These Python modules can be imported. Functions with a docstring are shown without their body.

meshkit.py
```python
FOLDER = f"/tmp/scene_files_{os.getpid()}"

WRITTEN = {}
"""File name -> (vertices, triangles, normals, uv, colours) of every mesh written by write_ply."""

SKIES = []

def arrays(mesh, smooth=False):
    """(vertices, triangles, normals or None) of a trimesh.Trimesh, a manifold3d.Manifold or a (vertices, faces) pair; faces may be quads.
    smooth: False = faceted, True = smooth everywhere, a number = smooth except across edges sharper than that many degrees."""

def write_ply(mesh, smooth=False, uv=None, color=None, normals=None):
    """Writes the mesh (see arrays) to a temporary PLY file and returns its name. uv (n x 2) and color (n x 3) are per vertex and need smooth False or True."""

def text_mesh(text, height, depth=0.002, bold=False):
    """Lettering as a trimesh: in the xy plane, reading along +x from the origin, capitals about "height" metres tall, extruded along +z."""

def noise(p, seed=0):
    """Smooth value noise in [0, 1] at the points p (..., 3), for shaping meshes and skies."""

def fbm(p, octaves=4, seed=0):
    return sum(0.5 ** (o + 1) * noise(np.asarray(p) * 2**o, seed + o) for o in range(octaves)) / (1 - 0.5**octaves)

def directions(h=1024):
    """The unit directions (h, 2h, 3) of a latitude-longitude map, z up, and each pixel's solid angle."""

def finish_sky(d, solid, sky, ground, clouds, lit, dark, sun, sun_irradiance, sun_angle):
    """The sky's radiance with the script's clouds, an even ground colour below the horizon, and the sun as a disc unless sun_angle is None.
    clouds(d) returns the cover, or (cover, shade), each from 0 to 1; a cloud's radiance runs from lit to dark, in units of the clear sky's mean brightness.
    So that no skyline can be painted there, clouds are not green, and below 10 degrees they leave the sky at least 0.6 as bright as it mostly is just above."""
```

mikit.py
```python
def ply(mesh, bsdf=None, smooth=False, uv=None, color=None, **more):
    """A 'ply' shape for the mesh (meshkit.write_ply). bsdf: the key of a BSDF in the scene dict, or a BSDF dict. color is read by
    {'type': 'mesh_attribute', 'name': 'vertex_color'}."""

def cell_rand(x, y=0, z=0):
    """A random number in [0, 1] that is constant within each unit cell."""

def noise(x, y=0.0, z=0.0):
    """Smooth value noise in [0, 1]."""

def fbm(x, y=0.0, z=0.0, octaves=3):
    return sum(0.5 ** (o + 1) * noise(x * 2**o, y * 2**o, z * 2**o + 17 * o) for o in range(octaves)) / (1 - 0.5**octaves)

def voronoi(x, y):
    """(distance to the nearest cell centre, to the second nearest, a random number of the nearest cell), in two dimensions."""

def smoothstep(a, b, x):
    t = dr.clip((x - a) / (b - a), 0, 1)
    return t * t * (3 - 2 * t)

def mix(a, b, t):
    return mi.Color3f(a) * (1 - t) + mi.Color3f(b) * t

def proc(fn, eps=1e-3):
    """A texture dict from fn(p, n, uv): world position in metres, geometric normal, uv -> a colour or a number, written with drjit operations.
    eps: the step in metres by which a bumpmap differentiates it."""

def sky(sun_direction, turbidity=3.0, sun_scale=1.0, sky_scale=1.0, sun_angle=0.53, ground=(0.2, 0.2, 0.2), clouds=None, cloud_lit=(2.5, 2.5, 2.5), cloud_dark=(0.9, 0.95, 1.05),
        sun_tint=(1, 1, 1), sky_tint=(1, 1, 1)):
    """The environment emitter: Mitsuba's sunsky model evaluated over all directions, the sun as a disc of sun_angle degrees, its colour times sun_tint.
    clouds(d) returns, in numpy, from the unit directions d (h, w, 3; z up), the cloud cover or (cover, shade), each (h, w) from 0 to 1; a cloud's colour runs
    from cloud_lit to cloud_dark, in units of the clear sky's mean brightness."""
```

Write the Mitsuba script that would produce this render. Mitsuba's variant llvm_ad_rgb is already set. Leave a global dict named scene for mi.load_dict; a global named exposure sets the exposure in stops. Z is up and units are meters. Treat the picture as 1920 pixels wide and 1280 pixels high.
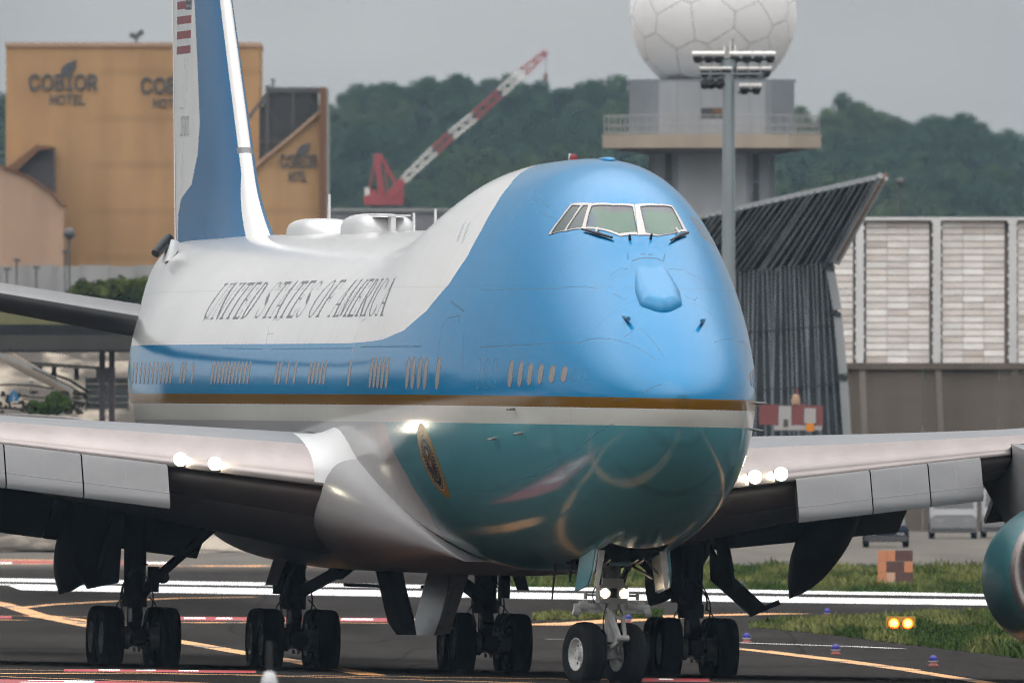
import math, random
import numpy as np
import trimesh
import drjit as dr
import mitsuba as mi
import mikit, meshkit
from mikit import proc, noise, fbm, smoothstep, mix, voronoi, cell_rand
import manifold3d as m3
import shapely
from shapely.geometry import Polygon, LineString, Point, box as sbox

scene, labels = {}, {}
rng = np.random.default_rng(7)
random.seed(7)

# ------------------------------------------------------------------ camera, sky, exposure
F_PX, CAM_H, HORIZON = 57000.0, 5.85, 700.0          # focal length in px of a 1920 px wide frame, eye height, horizon row
tilt = (HORIZON - 640.0) / F_PX
T4 = mi.ScalarTransform4f
scene['camera'] = {
    'type': 'thinlens', 'fov_axis': 'x', 'fov': 2 * math.degrees(math.atan(960.0 / F_PX)),
    'to_world': T4().look_at(origin=[0, 0, CAM_H], target=[0, 1000.0, CAM_H + 1000.0 * math.tan(tilt)], up=[0, 0, 1]),
    'aperture_radius': 0.055, 'focus_distance': 585.0, 'near_clip': 5.0, 'far_clip': 14000.0,
}
exposure = 2.1


def overcast(d):
    el = np.clip(d[..., 2], 0, 1)
    n = meshkit.fbm(np.stack([d[..., 0] * 2.2, d[..., 1] * 2.2, d[..., 2] * 5.0], -1) + 11.0, 4)
    lo = meshkit.fbm(np.stack([d[..., 0] * 90.0, d[..., 1] * 90.0, d[..., 2] * 160.0], -1) + 3.0, 3)
    q = np.clip((el - 0.22) / 0.55, 0, 1)
    shade = 1.0 - q * q * (3 - 2 * q) * 0.95 + (n - 0.5) * 0.22 + (lo - 0.5) * 0.22 * np.exp(-el * 18)
    g = np.array([-.14, -.55, .82])
    ang = np.degrees(np.arccos(np.clip(d @ (g / np.linalg.norm(g)), -1, 1)))
    shade = shade - .58 * np.exp(-(ang / 42.0) ** 2)                  # the sun brightens the cloud round it, high behind the camera
    return np.ones_like(el), np.clip(shade, 0, 1)


scene['sky'] = mikit.sky((-0.14, -0.50, 0.85), turbidity=5, sun_scale=0.06, sun_angle=50, clouds=overcast,
                         cloud_lit=(4.9, 4.95, 5.0), cloud_dark=(.76, .79, .81), sun_tint=(.93, .98, 1.06), ground=(0.06, 0.06, 0.058))
labels['sky'] = {'label': 'flat grey overcast sky', 'kind': 'structure'}


def at(px, py, Y):
    """World point at depth Y that stands where the 1920x1280 photograph has (px, py)."""
    return np.array([(px - 960.0) / F_PX * Y, Y, CAM_H - (py - HORIZON) / F_PX * Y])


# ------------------------------------------------------------------ helpers
def lin(r, g, b):
    def f(c):
        c /= 255.0
        return c / 12.92 if c <= 0.04045 else ((c + 0.055) / 1.055) ** 2.4
    return [f(r), f(g), f(b)]


def rgb(c):
    return {'type': 'rgb', 'value': [float(x) for x in c]} if isinstance(c, (list, tuple)) else c


def mat(key, b):
    scene[key] = b
    return key


def gloss(c, alpha=0.05, ior=1.5):
    return {'type': 'twosided', 'bsdf': {'type': 'roughplastic', 'distribution': 'ggx', 'alpha': alpha, 'int_ior': ior, 'nonlinear': True, 'diffuse_reflectance': rgb(c)}}


def prin(c, rough=0.5, metal=0.0, spec=0.5):
    return {'type': 'twosided', 'bsdf': {'type': 'principled', 'base_color': rgb(c), 'roughness': rough, 'metallic': metal, 'specular': spec}}


def matte(c):
    return {'type': 'twosided', 'bsdf': {'type': 'diffuse', 'reflectance': rgb(c)}}


USED = {}


def numbered(key):
    n = USED.get(key, 0)
    USED[key] = n + 1
    return key if n == 0 else f'{key}_{n:03d}'


def add(name, mesh, bsdf, parent=None, smooth=False, **more):
    key = numbered(f'{parent}__{name}' if parent else name)
    scene[key] = mikit.ply(mesh, bsdf, smooth=smooth, **more)
    return key


def thing(name):
    return numbered(name)


def tag(key, label, cat=None, group=None, kind=None):
    labels[key] = {'label': label}
    for k, v in (('category', cat), ('group', group), ('kind', kind)):
        if v:
            labels[key][k] = v
    return key


def cat(ms):
    return trimesh.util.concatenate([m for m in ms if m is not None])


def bx(x0, x1, y0, y1, z0, z1):
    m = trimesh.creation.box((abs(x1 - x0), abs(y1 - y0), abs(z1 - z0)))
    m.apply_translation([(x0 + x1) / 2, (y0 + y1) / 2, (z0 + z1) / 2])
    return m


def frame(t, up=(0, 0, 1)):
    t = np.asarray(t, float) / np.linalg.norm(t)
    up = np.asarray(up, float)
    if abs(t @ up) > 0.98 * np.linalg.norm(up):
        up = np.array([1.0, 0, 0]) if abs(t[0]) < 0.9 else np.array([0, 1.0, 0])
    a = np.cross(t, up)
    a /= np.linalg.norm(a)
    return t, a, np.cross(a, t)


def tube(pts, r, n=12, cap=True):
    """A round bar along a polyline; r one radius or one per point."""
    p = np.asarray(pts, float)
    r = np.broadcast_to(np.asarray(r, float), (len(p),))
    tg = np.gradient(p, axis=0)
    vs, ang = [], np.arange(n) * 2 * np.pi / n
    t, a, b = frame(tg[0])
    for i in range(len(p)):
        t = tg[i] / np.linalg.norm(tg[i])
        a = a - t * (a @ t)
        a /= np.linalg.norm(a)
        b = np.cross(t, a)
        vs.append(p[i] + r[i] * (np.cos(ang)[:, None] * a + np.sin(ang)[:, None] * b))
    v = np.vstack(vs)
    f = []
    for i in range(len(p) - 1):
        for j in range(n):
            k = (j + 1) % n
            f += [[i * n + j, i * n + k, (i + 1) * n + k], [i * n + j, (i + 1) * n + k, (i + 1) * n + j]]
    if cap:
        c0, c1 = len(v), len(v) + 1
        v = np.vstack([v, p[:1], p[-1:]])
        e = (len(p) - 1) * n
        for j in range(n):
            k = (j + 1) % n
            f += [[c0, k, j], [c1, e + j, e + k]]
    return trimesh.Trimesh(v, f, process=False)


def bar(p0, p1, w, d, up=(0, 0, 1)):
    """A rectangular bar, w across and d along the third direction."""
    p0, p1 = np.asarray(p0, float), np.asarray(p1, float)
    t, a, b = frame(p1 - p0, up)
    v = [p + sa * a * w / 2 + sb * b * d / 2 for p in (p0, p1) for sa, sb in ((-1, -1), (1, -1), (1, 1), (-1, 1))]
    f = [[0, 1, 2], [0, 2, 3], [4, 6, 5], [4, 7, 6]]
    for j in range(4):
        k = (j + 1) % 4
        f += [[j, j + 4, k + 4], [j, k + 4, k]]
    m = trimesh.Trimesh(np.array(v), f, process=False)
    m.fix_normals()
    return m


def lathe(profile, p, axis, n=32, up=(0, 0, 1)):
    """profile: (radius, distance along axis) pairs; open ends stay open."""
    t, a, b = frame(axis, up)
    ang = np.arange(n) * 2 * np.pi / n
    ring = np.cos(ang)[:, None] * a + np.sin(ang)[:, None] * b
    v = np.vstack([np.asarray(p) + t * h + ring * r for r, h in profile])
    f = []
    for i in range(len(profile) - 1):
        for j in range(n):
            k = (j + 1) % n
            f += [[i * n + j, i * n + k, (i + 1) * n + k], [i * n + j, (i + 1) * n + k, (i + 1) * n + j]]
    m = trimesh.Trimesh(v, f, process=False)
    return m


def loft(rings, cap=True, closed=True):
    """rings: (m, n, 3) grid of points, each ring closed."""
    g = np.asarray(rings, float)
    m, n = g.shape[:2]
    i, j = np.meshgrid(np.arange(m - 1), np.arange(n if closed else n - 1), indexing='ij')
    k = (j + 1) % n
    q = np.stack([i * n + j, i * n + k, (i + 1) * n + k, (i + 1) * n + j], -1).reshape(-1, 4)
    f = np.vstack([q[:, [0, 1, 2]], q[:, [0, 2, 3]]])
    v = g.reshape(-1, 3)
    if cap:
        c0, c1 = len(v), len(v) + 1
        v = np.vstack([v, g[0].mean(0), g[-1].mean(0)])
        jj = np.arange(n)
        f = np.vstack([f, np.stack([jj * 0 + c0, (jj + 1) % n, jj], 1), np.stack([jj * 0 + c1, (m - 1) * n + jj, (m - 1) * n + (jj + 1) % n], 1)])
    return trimesh.Trimesh(v, f, process=False)


def hull(spheres, n=16):
    """Convex hull of spheres (x, y, z, r)."""
    ms = [m3.Manifold.sphere(r, n).translate([x, y, z]) for x, y, z, r in spheres]
    m = m3.Manifold.batch_hull(ms).to_mesh()
    return trimesh.Trimesh(m.vert_properties[:, :3], m.tri_verts, process=False)


def prism(poly, fn, d0, d1):
    """Extrude a 2-D polygon; fn(u, v, d) -> point."""
    poly = poly if isinstance(poly, Polygon) else Polygon(poly)
    m = trimesh.creation.extrude_polygon(poly, 1.0, engine='earcut')
    v = np.array(m.vertices)
    w = np.array([fn(a, b, d0 + (d1 - d0) * c) for a, b, c in v])
    m = trimesh.Trimesh(w, m.faces, process=False)
    m.fix_normals()
    return m


def flat(poly):
    """2-D triangulation of a shapely polygon or multipolygon: vertices (n, 2), faces."""
    vs, fs, o = [], [], 0
    for g in getattr(poly, 'geoms', [poly]):
        if g.is_empty or g.area < 1e-9:
            continue
        v, f = trimesh.creation.triangulate_polygon(g, engine='earcut')
        vs.append(v)
        fs.append(f + o)
        o += len(v)
    return np.vstack(vs), np.vstack(fs)


def fine(v, f, size):
    """Split triangles until no edge is longer than size."""
    v3 = np.column_stack([v, np.zeros(len(v))]) if v.shape[1] == 2 else v
    v3, f = trimesh.remesh.subdivide_to_size(v3, f, size, max_iter=14)
    return v3[:, :v.shape[1]], f


def interp(xs, ys):
    """Smooth (monotone) interpolation, over the root of x so that a nose comes out round."""
    from scipy.interpolate import PchipInterpolator
    p = PchipInterpolator(np.sqrt(xs), ys)
    lo, hi = xs[0], xs[-1]
    return lambda x: p(np.sqrt(np.clip(x, lo, hi)))


# ------------------------------------------------------------------ the aircraft's frame: s metres aft of the nose, l to its right-hand side, z up
HEAD, BANK = math.radians(9.0), math.radians(1.2)
AFT = np.array([-math.sin(HEAD), math.cos(HEAD), 0.0])
SIDE0 = np.array([-math.cos(HEAD), -math.sin(HEAD), 0.0])
SIDE = SIDE0 * math.cos(BANK) + np.array([0, 0, 1.0]) * math.sin(BANK)
UP = np.cross(AFT, SIDE)
ORG = np.array([3.068, 566.98, 0.0])
PM = np.stack([AFT, SIDE, UP], 1)


def W(p):
    """Aircraft coordinates (s, l, z) -> world."""
    return np.asarray(p, float) @ PM.T + ORG


def Wm(m):
    if hasattr(m, 'to_mesh'):
        k = m.to_mesh()
        m = trimesh.Trimesh(k.vert_properties[:, :3], k.tri_verts, process=False)
    return trimesh.Trimesh(W(m.vertices), m.faces, process=False)


def slz(p):
    d = [p.x - float(ORG[0]), p.y - float(ORG[1]), p.z - float(ORG[2])]
    return [sum(float(PM[i, k]) * d[i] for i in range(3)) for k in range(3)]


# body lines of the aircraft
Wd = interp([0, .12, .3, .6, 1, 1.5, 2, 2.7, 4, 6, 8, 9.8, 12, 14, 16, 18, 44, 47, 50, 55, 60, 64, 67.4],
            [0.02, .42, .66, .92, 1.17, 1.40, 1.57, 1.75, 2.04, 2.37, 2.65, 2.87, 3.07, 3.18, 3.23, 3.25, 3.25, 3.18, 3.03, 2.46, 1.62, .9, .2])
Zt = interp([0, .12, .3, .6, 1, 2, 3, 4, 5, 6, 7, 8, 9.5, 11, 14, 16, 18, 20, 22, 23.5, 25, 58, 63, 67.4],
            [5.40, 5.66, 5.84, 6.07, 6.36, 6.99, 7.56, 8.11, 8.70, 9.20, 9.55, 9.76, 9.90, 9.93, 9.90, 9.82, 9.60, 9.25, 8.88, 8.72, 8.66, 8.66, 8.6, 8.1])
Zb = interp([0, .12, .3, .6, 1, 2, 3, 4, 6, 8, 10, 13, 46, 50, 55, 60, 64, 67.4],
            [5.28, 4.86, 4.54, 4.18, 3.84, 3.28, 2.92, 2.68, 2.38, 2.22, 2.12, 2.08, 2.08, 2.5, 3.55, 5.0, 6.5, 7.4])
Zm = interp([0, 2, 5, 8, 46, 55, 67.4], [5.34, 5.37, 5.40, 5.42, 5.42, 5.72, 7.7])
Sq = interp([0, 3, 8, 16, 20, 24, 67.4], [0.0, .05, .18, .2, .14, 0.0, 0.0])


def skin(s, t):
    """Point (s, l, z) of the fuselage at station s and angle t (0 = right-hand side, pi/2 = crown, -pi/2 = keel)."""
    s, t = np.broadcast_arrays(np.asarray(s, float), np.asarray(t, float))
    w, zt, zb, zm, a = Wd(s), Zt(s), Zb(s), Zm(s), Sq(s)
    sn, cs = np.sin(t), np.cos(t)
    up = sn > 0
    l = w * cs * np.where(up, 1 - a * sn ** 2 * cs ** 2, 1)
    z = zm + np.where(up, (zt - zm) * sn, (zm - zb) * sn)
    return np.stack([s, l, z], -1)


def skin_n(s, t):
    e = 1e-3
    du = skin(np.maximum(s, .01) + e, t) - skin(np.maximum(s, .01) - e, t)
    dv = skin(s, t + e) - skin(s, t - e)
    n = np.cross(dv, du)
    return -n / np.linalg.norm(n, axis=-1, keepdims=True) * np.sign(np.sum(-n * (skin(s, t) - np.stack([s, 0 * s, Zm(s)], -1)), -1, keepdims=True) + 1e-12)


def t_of(s, z):
    s, z = np.broadcast_arrays(np.asarray(s, float), np.asarray(z, float))
    up = z > Zm(s)
    return np.arcsin(np.clip(np.where(up, (z - Zm(s)) / (Zt(s) - Zm(s)), (z - Zm(s)) / (Zm(s) - Zb(s))), -1, 1))


def onskin(s, t, off):
    s, t = np.asarray(s, float), np.asarray(t, float)
    return skin(s, t) + skin_n(s, t) * off

# ------------------------------------------------------------------ materials of the aircraft
TEAL_EDGE = [(4.95, 15.75), (4.5, 15.65), (3.85, 15.1), (3.2, 15.15), (2.62, 16.85), (2.0, 17.5)]        # (z, s)
SWOOSH = [(6.36, 60.0), (6.37, 21.0), (6.40, 18.2), (6.44, 16.6), (6.61, 14.5), (6.97, 12.9), (7.51, 11.72), (8.03, 11.25), (8.54, 11.33), (9.02, 11.72),
          (9.42, 12.4), (9.73, 13.6), (9.86, 14.3), (9.97, 15.2)]


def pw(x, pts):
    """Piecewise linear in drjit: pts (x, y) with rising x."""
    r = mi.Float(float(pts[0][1]))
    for (a, b), (c, d) in zip(pts, pts[1:]):
        r = r + (d - b) * dr.clip((x - a) / (c - a), 0, 1)
    return r


WHITE, BLUE, GOLD, TEAL = [.86, .855, .845], [.010, .358, .62], [.30, .155, .010], [.185, .49, .545]


def livery(p, n, uv):
    s, l, z = slz(p)
    al = dr.abs(l)
    swoosh = pw(z, SWOOSH)
    c = dr.select(s < swoosh, mi.Color3f(BLUE), mi.Color3f(WHITE))
    c = dr.select(z < 5.385, mi.Color3f(GOLD), c)
    c = dr.select(z < 5.185, mi.Color3f([.74, .74, .70]), c)
    low = dr.select(s < pw(-z, [(-a, b) for a, b in TEAL_EDGE]), mi.Color3f(TEAL), mi.Color3f([.55, .55, .55]))
    c = dr.select(z < 4.86, low, c)
    g = fbm(s * 0.35, l * 0.9, z * 0.9, 3)
    seam = dr.minimum(dr.abs(s / 2.54 - dr.round(s / 2.54)) * 2.54, dr.minimum(dr.abs(z - 7.45), dr.abs(z - 3.6)) + .004)
    c = c * (0.97 + 0.06 * g) * dr.select((seam < 0.010), 0.86, 1.0)
    streak = smoothstep(0.62, 0.85, fbm(s * 3.0, z * 0.15, l * 0.2, 2)) * dr.select(z < 4.86, 1.0, 0.25)
    return c * (1 - 0.18 * streak)


mat('m_livery', gloss(proc(livery), 0.015, 1.52))
mat('m_white', gloss([.78, .78, .78], 0.08))
mat('m_window_frame', gloss([.74, .71, .68], 0.15))
mat('m_grey', gloss(proc(lambda p, n, uv: mi.Color3f([.34, .345, .36]) * (0.9 + 0.2 * fbm(p.x * 0.7, p.y * 0.3, p.z * 0.5, 3))), 0.15))
mat('m_slat', gloss(proc(lambda p, n, uv: mi.Color3f([.36, .355, .36]) * (0.92 + 0.16 * fbm(p.x * 1.6, p.y * 1.2, p.z * 3, 3))), 0.22))
mat('m_flap', prin([.022, .022, .024], .7, 0, .2))
mat('m_metal', {'type': 'twosided', 'bsdf': {'type': 'roughconductor', 'material': 'Al', 'distribution': 'ggx', 'alpha': 0.24,
                                            'specular_reflectance': proc(lambda p, n, uv: mi.Color3f([.47, .42, .40]) * (0.82 + 0.25 * fbm(p.x * 2.1, p.y * .6, p.z * 1.3, 3)))}})
mat('m_steel', {'type': 'twosided', 'bsdf': {'type': 'roughconductor', 'material': 'Cr', 'distribution': 'ggx', 'alpha': 0.25}})
mat('m_fairing', gloss(proc(lambda p, n, uv: mi.Color3f([.45, .44, .44]) * (0.86 + 0.22 * fbm(p.x * .8, p.y * .3, p.z * .8, 4))), 0.07))
mat('m_tyre', prin(proc(lambda p, n, uv: mi.Color3f([.010, .010, .011]) * (0.7 + 0.8 * fbm(p.x * 6, p.y * 6, p.z * 6, 3))), .85, 0, .12))
mat('m_gear_dark', prin([.022, .022, .024], .6, 0, .25))
mat('m_gear_grey', prin(proc(lambda p, n, uv: mi.Color3f([.40, .40, .385]) * (0.75 + 0.45 * fbm(p.x * 7, p.y * 7, p.z * 7, 3))), .42))
mat('m_gear_mid', prin(proc(lambda p, n, uv: mi.Color3f([.13, .125, .12]) * (0.7 + 0.6 * fbm(p.x * 7, p.y * 7, p.z * 7, 3))), .45))
mat('m_black', prin([.012, .012, .013], .5))
mat('m_line', prin([.035, .13, .22], .6))
mat('m_seamgrey', prin([.24, .235, .24], .6))
mat('m_linegrey', prin([.30, .31, .33], .6))
mat('m_letter', gloss([.24, .24, .26], .15))
mat('m_gold', gloss([.42, .26, .05], .12))
mat('m_navy', gloss([.01, .014, .035], .12))
mat('m_cream', gloss([.62, .58, .46], .12))
mat('m_red', gloss([.38, .03, .04], .12))
mat('m_brown', gloss([.14, .07, .025], .15))
mat('m_teal_engine', gloss([.10, .30, .33], .06))
mat('m_teal', gloss([t * .95 for t in TEAL], .06))
mat('m_blue', gloss(BLUE, .06))
mat('m_pane', gloss([.42, .415, .41], .06))
mat('m_rim', prin([.13, .15, .19], .5))


def coating(p, n, uv):
    s, l, z = slz(p)
    d = dr.abs(dr.abs(l) - 0.45) / 0.5
    f = fbm(l * 3, z * 3, s, 2)
    c = mix([.045, .20, .10], [.035, .10, .20], smoothstep(.55, 1.0, d + (f - .5) * .5))
    return mix(c, [.11, .06, .12], smoothstep(8.85, 9.02, z + (f - .5) * .2))


mat('m_glass', gloss(proc(coating), .03, 1.7))
mat('m_paleglass', gloss([.20, .30, .38], .03, 1.6))
mat('m_sideglass', gloss([.075, .105, .105], .03, 1.6))
for k, v in (('m_lamp', [1.0, .93, .62]),):
    mat(k, {'type': 'diffuse', 'reflectance': rgb([.5, .5, .5])})

JET = thing('jumbo_jet')
tag(JET, 'huge blue and white four engined jet with humped nose taxiing towards the camera', 'airplane')


def part(name, mesh, bsdf, holder=JET, smooth=35, **more):
    return add(name, Wm(mesh), bsdf, holder, smooth, **more)


# ------------------------------------------------------------------ fuselage
def build_fuselage():
    s = np.concatenate([[0.0, .0015, .005, .011, .02, .032, .047, .065, .09, .12, .16, .2, .25, .31, .38, .46, .55, .65, .76, .88], np.linspace(1, 26, 120), np.linspace(26.5, 67.4, 90)])
    t = np.linspace(0, 2 * np.pi, 192, endpoint=False)
    t = t + 0.5 * (t[1] - t[0])
    tt = np.where(t > np.pi * 1.5, t - 2 * np.pi, t)
    S, Tq = np.meshgrid(s, tt, indexing='ij')
    g = skin(S, Tq)
    part('fuselage', loft(g), 'm_livery', smooth=True)


build_fuselage()
RU = 3.0                                                             # metres per radian used to lay things out on the skin


def patch(poly, off, size=.12, skirt=0.0):
    """A sheet on the skin from a polygon in (s, RU * t), off metres proud, with an edge down to the skin."""
    v, f = flat(poly)
    v, f = fine(v, f, size)
    p = onskin(v[:, 0], v[:, 1] / RU, off)
    m = trimesh.Trimesh(p, f, process=False)
    if skirt:
        m2 = trimesh.Trimesh(np.column_stack([v, 0 * v[:, 0]]), f, process=True)
        e = m2.edges[trimesh.grouping.group_rows(m2.edges_sorted, require_count=1)]
        a, b = m2.vertices[e[:, 0], :2], m2.vertices[e[:, 1], :2]
        q = np.concatenate([onskin(a[:, 0], a[:, 1] / RU, off), onskin(b[:, 0], b[:, 1] / RU, off), onskin(b[:, 0], b[:, 1] / RU, off - skirt), onskin(a[:, 0], a[:, 1] / RU, off - skirt)])
        n = len(e)
        k = np.arange(n)
        m = cat([m, trimesh.Trimesh(q, np.vstack([np.stack([k, k + n, k + 2 * n], 1), np.stack([k, k + 2 * n, k + 3 * n], 1)]), process=False)])
    return m


def st(pts, mirror=False):
    return [(s, RU * ((math.pi - t) if mirror else t)) for s, t in pts]


def ribbon(pts, w, off=.010, size=.14, mirror=False):
    q = []
    for (s0, t0), (s1, t1) in zip(pts, pts[1:]):                        # straight in (s, z) unless near the crown
        for f in np.linspace(0, 1, 9)[:-1]:
            s = s0 + (s1 - s0) * f
            t = t0 + (t1 - t0) * f
            if abs(s1 - s0) > 1.2 and max(t0, t1) < 1.2 and min(t0, t1) > -1.2:
                z = (1 - f) * skin(s0, t0)[2] + f * skin(s1, t1)[2]
                t = float(t_of(s, z))
            q.append((s, t))
    pts = q + [pts[-1]]
    return patch(LineString(st(pts, mirror)).buffer(w / 2, cap_style='flat', join_style='round', quad_segs=3), off, size)


# cockpit windows
FRAME = [(6.67, 1.1), (6.1, 1.229), (5.73, 1.38), (5.59, 1.538), (4.53, 1.491), (4.56, 1.475), (4.61, 1.339), (4.94, 1.24), (5.44, 1.085), (5.9, 0.962), (6.51, 0.85), (6.53, 0.978)]
PANE_A = [(6.56, 1.093), (6.31, 1.137), (6.12, 1.048), (6.01, 0.96), (6.42, 0.881), (6.46, 0.984)]
PANE_B = [(6.22, 1.159), (6.12, 1.188), (5.82, 1.13), (5.57, 1.077), (5.92, 0.978), (6.05, 1.065)]
PANE_C = [(5.99, 1.217), (5.66, 1.363), (5.5, 1.510), (5.04, 1.500), (4.66, 1.488), (4.72, 1.345), (5.04, 1.246), (5.46, 1.116), (5.73, 1.165)]
PANE_D = [(5.49, 1.585), (5.62, 1.73), (5.83, 1.862), (5.50, 1.892), (5.16, 1.926), (4.78, 1.80), (4.59, 1.683), (4.62, 1.575), (5.06, 1.578)]


def side_mirror(p):
    return [(s, math.pi - t + .09) for s, t in p]


FRAME_P = [(5.59, 1.536), (5.72, 1.73), (5.95, 1.872), (5.55, 1.925), (5.14, 1.972), (4.72, 1.80), (4.53, 1.68), (4.53, 1.49)]
frame_poly = Polygon(st(FRAME)).buffer(-.008).union(Polygon(st(FRAME_P)).buffer(-.012))
panes = [PANE_A, PANE_B, PANE_C, PANE_D, side_mirror(PANE_A), side_mirror(PANE_B)]
for q in panes:
    frame_poly = frame_poly.difference(Polygon(st(q)).buffer(-.005, join_style='round').buffer(.03, quad_segs=4))
part('cockpit_frame', patch(frame_poly, .03, .1, .06), 'm_window_frame')
for q in panes[4:]:
    frame_poly = frame_poly.union(Polygon(st(q)).buffer(.03).difference(Polygon(st(q)).buffer(.012)))
for i, q in enumerate(panes):
    P = Polygon(st(q)).buffer(-.02).buffer(.04, quad_segs=4)
    k = part('cockpit_window', patch(P.buffer(-.012), .012, .1), 'm_glass' if i in (2, 3) else 'm_sideglass' if i < 2 else 'm_paleglass')
    if i > 3:
        continue
    add('seal_strip', Wm(patch(P.buffer(.012).difference(P.buffer(-.016)), .020, .1, .03)), 'm_black', k)
for pts, arm in (([(5.40, 1.075), (4.94, 1.172), (4.60, 1.272)], [(4.98, 1.165), (5.15, 1.19)]), ([(4.42, 1.771), (4.72, 1.87), (5.0, 1.957)], [(4.76, 1.865), (4.98, 1.85)])):
    q = np.array([onskin(s, t, .075) for s, t in pts])
    k = part('wiper', tube(q, [.018, .03, .022], 8), 'm_black')
    a = np.array([onskin(s, t, o) for (s, t), o in zip(arm, (.09, .05))])
    add('arm', Wm(tube(a, .018, 8)), 'm_window_frame', k, 35)
for s, t in ((4.48, 1.415), (4.46, 1.60)):
    a, b = onskin(s, t, .0), onskin(s - .03, t, .13)
    part('rain_nozzle', tube([a, (a + b) / 2, b], [.03, .025, .02], 8), 'm_black')

# refuelling receptacle fairing on the nose
pod = []
for s, t, o, r in ((2.22, 1.535, -.10, .27), (2.36, 1.43, -.10, .25), (2.36, 1.64, -.10, .25), (2.75, 1.41, -.13, .24), (2.75, 1.66, -.13, .24), (3.75, 1.43, -.15, .13), (3.75, 1.64, -.15, .13)):
    c = onskin(s, t, o)
    pod.append((*c, r))
pm = hull(pod, 40)
part('refuelling_fairing', pm, 'm_blue', smooth=30)
for pts in ([(3.79, 1.374), (3.82, 1.439), (3.83, 1.532), (3.80, 1.613), (3.74, 1.672)],):
    part('receptacle_door_edge', ribbon(pts, .05, .012), 'm_line')
for pts in ([(4.06, 1.357), (3.86, 1.345)], [(3.99, 1.701), (3.76, 1.672)], [(3.95, 1.468), (3.94, 1.514)], [(3.92, 1.535), (3.94, 1.584)]):
    part('receptacle_marking', ribbon(pts, .035, .014), 'm_line')
# angle of attack vanes
for pts in ([(2.23, 1.054), (1.88, 1.092)], [(2.13, 2.057), (1.76, 1.97)]):
    a, b = onskin(*pts[0], .02), onskin(*pts[1], .14)
    part('air_data_vane', tube([a, a * .6 + b * .4, b], [.012, .03, .045], 8), 'm_line')
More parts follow.
